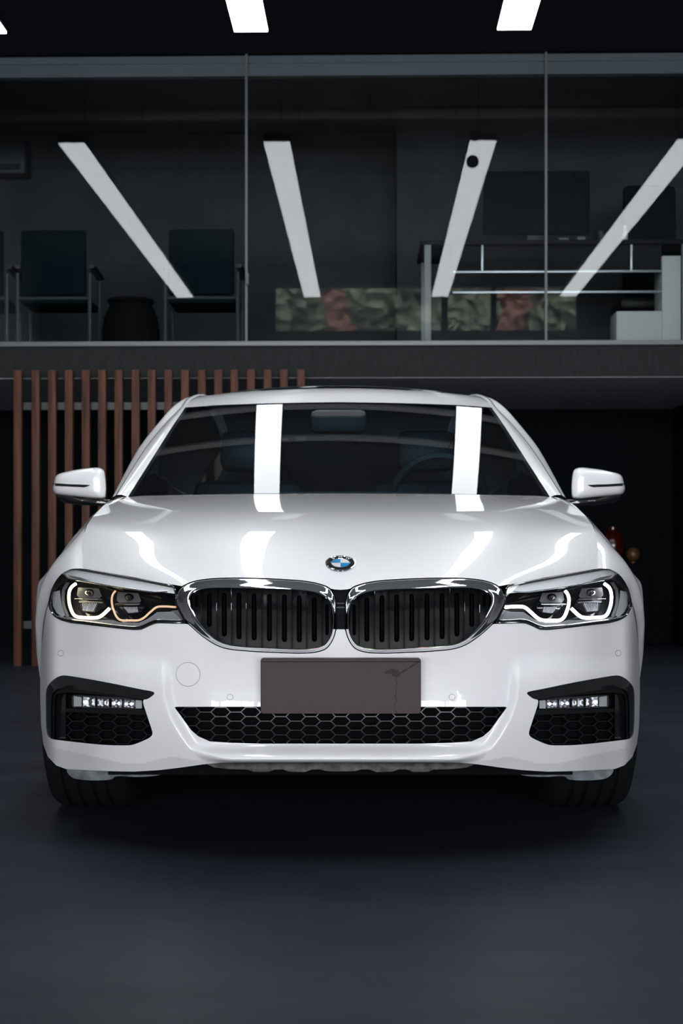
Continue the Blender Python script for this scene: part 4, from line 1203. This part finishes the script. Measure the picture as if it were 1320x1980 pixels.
# things on the desk
def lathe_thing(name, label, cat, px, y, prof, material):
    o = MB().lathe(prof, (rx(px, y), y, ztop), 'Z', 28).build(name, material, None, room=True); return tag(o, label, cat)
lathe_thing('bottle', 'small pale bottle standing on the upstairs desk by the swivel chair', 'bottle', 1206, 11.2, [(.001,0),(.017,0),(.018,.01),(.018,.075),(.010,.095),(.009,.115),(.012,.117),(.012,.135),(.001,.136)], M['plastic_white'])
lathe_thing('cup', 'black cup right of the monitor on the upstairs desk', 'cup', 1160, 11.25, [(.001,0),(.036,0),(.042,.02),(.045,.10),(.042,.10),(.036,.012),(.001,.01)], M['black'])
kb = MB().box(rx(1078, 11.12), rx(1098, 11.12), 11.1, 11.16, ztop, ztop + .035, .006).build('card_box', M['grey'], None, room=True)
tag(kb, 'small grey box nearer the monitor on the upstairs desk', 'box')
kb = MB().box(rx(1113, 11.12), rx(1130, 11.12), 11.1, 11.16, ztop, ztop + .04, .006).build('card_box', M['grey'], None, room=True)
tag(kb, 'small grey box between monitor and black cup on the desk', 'box')
# dots stuck on the glass
for (px, py, r, lab) in ((913, 313, .042, 'round black sticker on the upper glass, the lower one'), (918, 262, .038, 'round black sticker on the upper glass, the upper one')):
    o = MB().lathe([(.001,-.003),(r,-.003),(r,.0),(.001,.0)], (rx(px, YG-.012), YG - .0065, rz(py, YG-.012)), 'Y', 40).build('sticker', M['void'], None, room=True)
    tag(o, lab, 'sticker', 'black dots on the mezzanine glass')
# latch on the pane joint
la = MB().box(rx(474.5, YG), rx(481, YG), YG - .035, YG - .0145, rz(551, YG), rz(528, YG), .005).build('latch', M['grey'], None, room=True)
tag(la, 'small metal latch on the left glass pane joint', 'latch')

# ------------------------------------------------------------------ sideboard with ornaments in the recess
YB = 12.75
sb = thing('sideboard', 'black sideboard in the dark recess behind the right fender', 'sideboard', (rx(1170, YB), YB, 0))
MB().box(rx(1090, YB), rx(1245, YB), YB - .2, YB + .25, .06, rz(1088, YB), .006).build('body', M['void'], sb)
MB().box(rx(1094, YB), rx(1241, YB), YB - .18, YB + .23, 0, .06).build('plinth', M['void'], sb)
zs = rz(1088, YB)
rb = MB().lathe([(.001,0),(.05,0),(.08,.04),(.098,.11),(.094,.18),(.07,.24),(.045,.265),(.045,.285),(.001,.285)], (rx(1182, YB), YB, zs), 'Z', 36).build('vase', M['red'], None, room=True)
tag(rb, 'dark red round vase on the sideboard behind the right fender', 'vase')
gb = thing('gold_ornament', 'round gold ornament on the sideboard beside the red vase', 'ornament', (rx(1219, YB), YB - .05, zs))
MB().lathe([(.001,0),(.03,0),(.03,.006),(.008,.012),(.008,.02),(.001,.02)], (rx(1219, YB), YB - .05, zs), 'Z', 24).build('foot', M['gold'], gb)
MB().lathe([(.055*math.sin(a), .055 - .055*math.cos(a) + .012) for a in np.linspace(.01, math.pi-.01, 18)], (rx(1219, YB), YB - .05, zs), 'Z', 28).build('ball', M['gold'], gb)

# ------------------------------------------------------------------ outside, seen mirrored in the mezzanine glass
random.seed(4)
def crown(cx, cy, n, sx, z0, z1, r0, r1):
    cr = MB()
    for q in range(n):
        c = (cx + random.uniform(-sx, sx), cy + random.uniform(-.5, .5), random.uniform(z0, z1)); r = random.uniform(r0, r1)
        bm = bmesh.new(); bmesh.ops.create_icosphere(bm, subdivisions=3, radius=r)
        for v in bm.verts: v.co = v.co * random.uniform(.7, 1.25)
        bm.verts.index_update()
        cr.add([tuple(v.co + Vector(c)) for v in bm.verts], [[v.index for v in f.verts] for f in bm.faces]); bm.free()
    return cr
for k in range(5):
    X = -6.6 + 3.9*k; t = thing('tree', 'leafy street tree outside, seen only as a reflection in the upper glass', 'tree', (X, -13.5, 0), 'street trees outside')
    MB().cyl((X, -13.5, 0), (X, -13.5, 5.0), .12, .08, seg=10).build('trunk', M['wood'], t)
    crown(X, -13.5, 90, 1.3, 4.6, 8.6, .40, .60).build('crown', M['leaf'], t, smooth=False)

for k in range(5):
    X = -8.6 + 3.9*k; t = thing('tree', 'reddish street tree farther outside, seen only as a reflection in the upper glass', 'tree', (X, -18.5, 0), 'reddish trees outside')
    MB().cyl((X, -18.5, 0), (X, -18.5, 5.6), .12, .08, seg=10).build('trunk', M['wood'], t)
    crown(X, -18.5, 90, 1.35, 5.4, 9.6, .45, .65).build('crown', M['redleaf'], t, smooth=False)
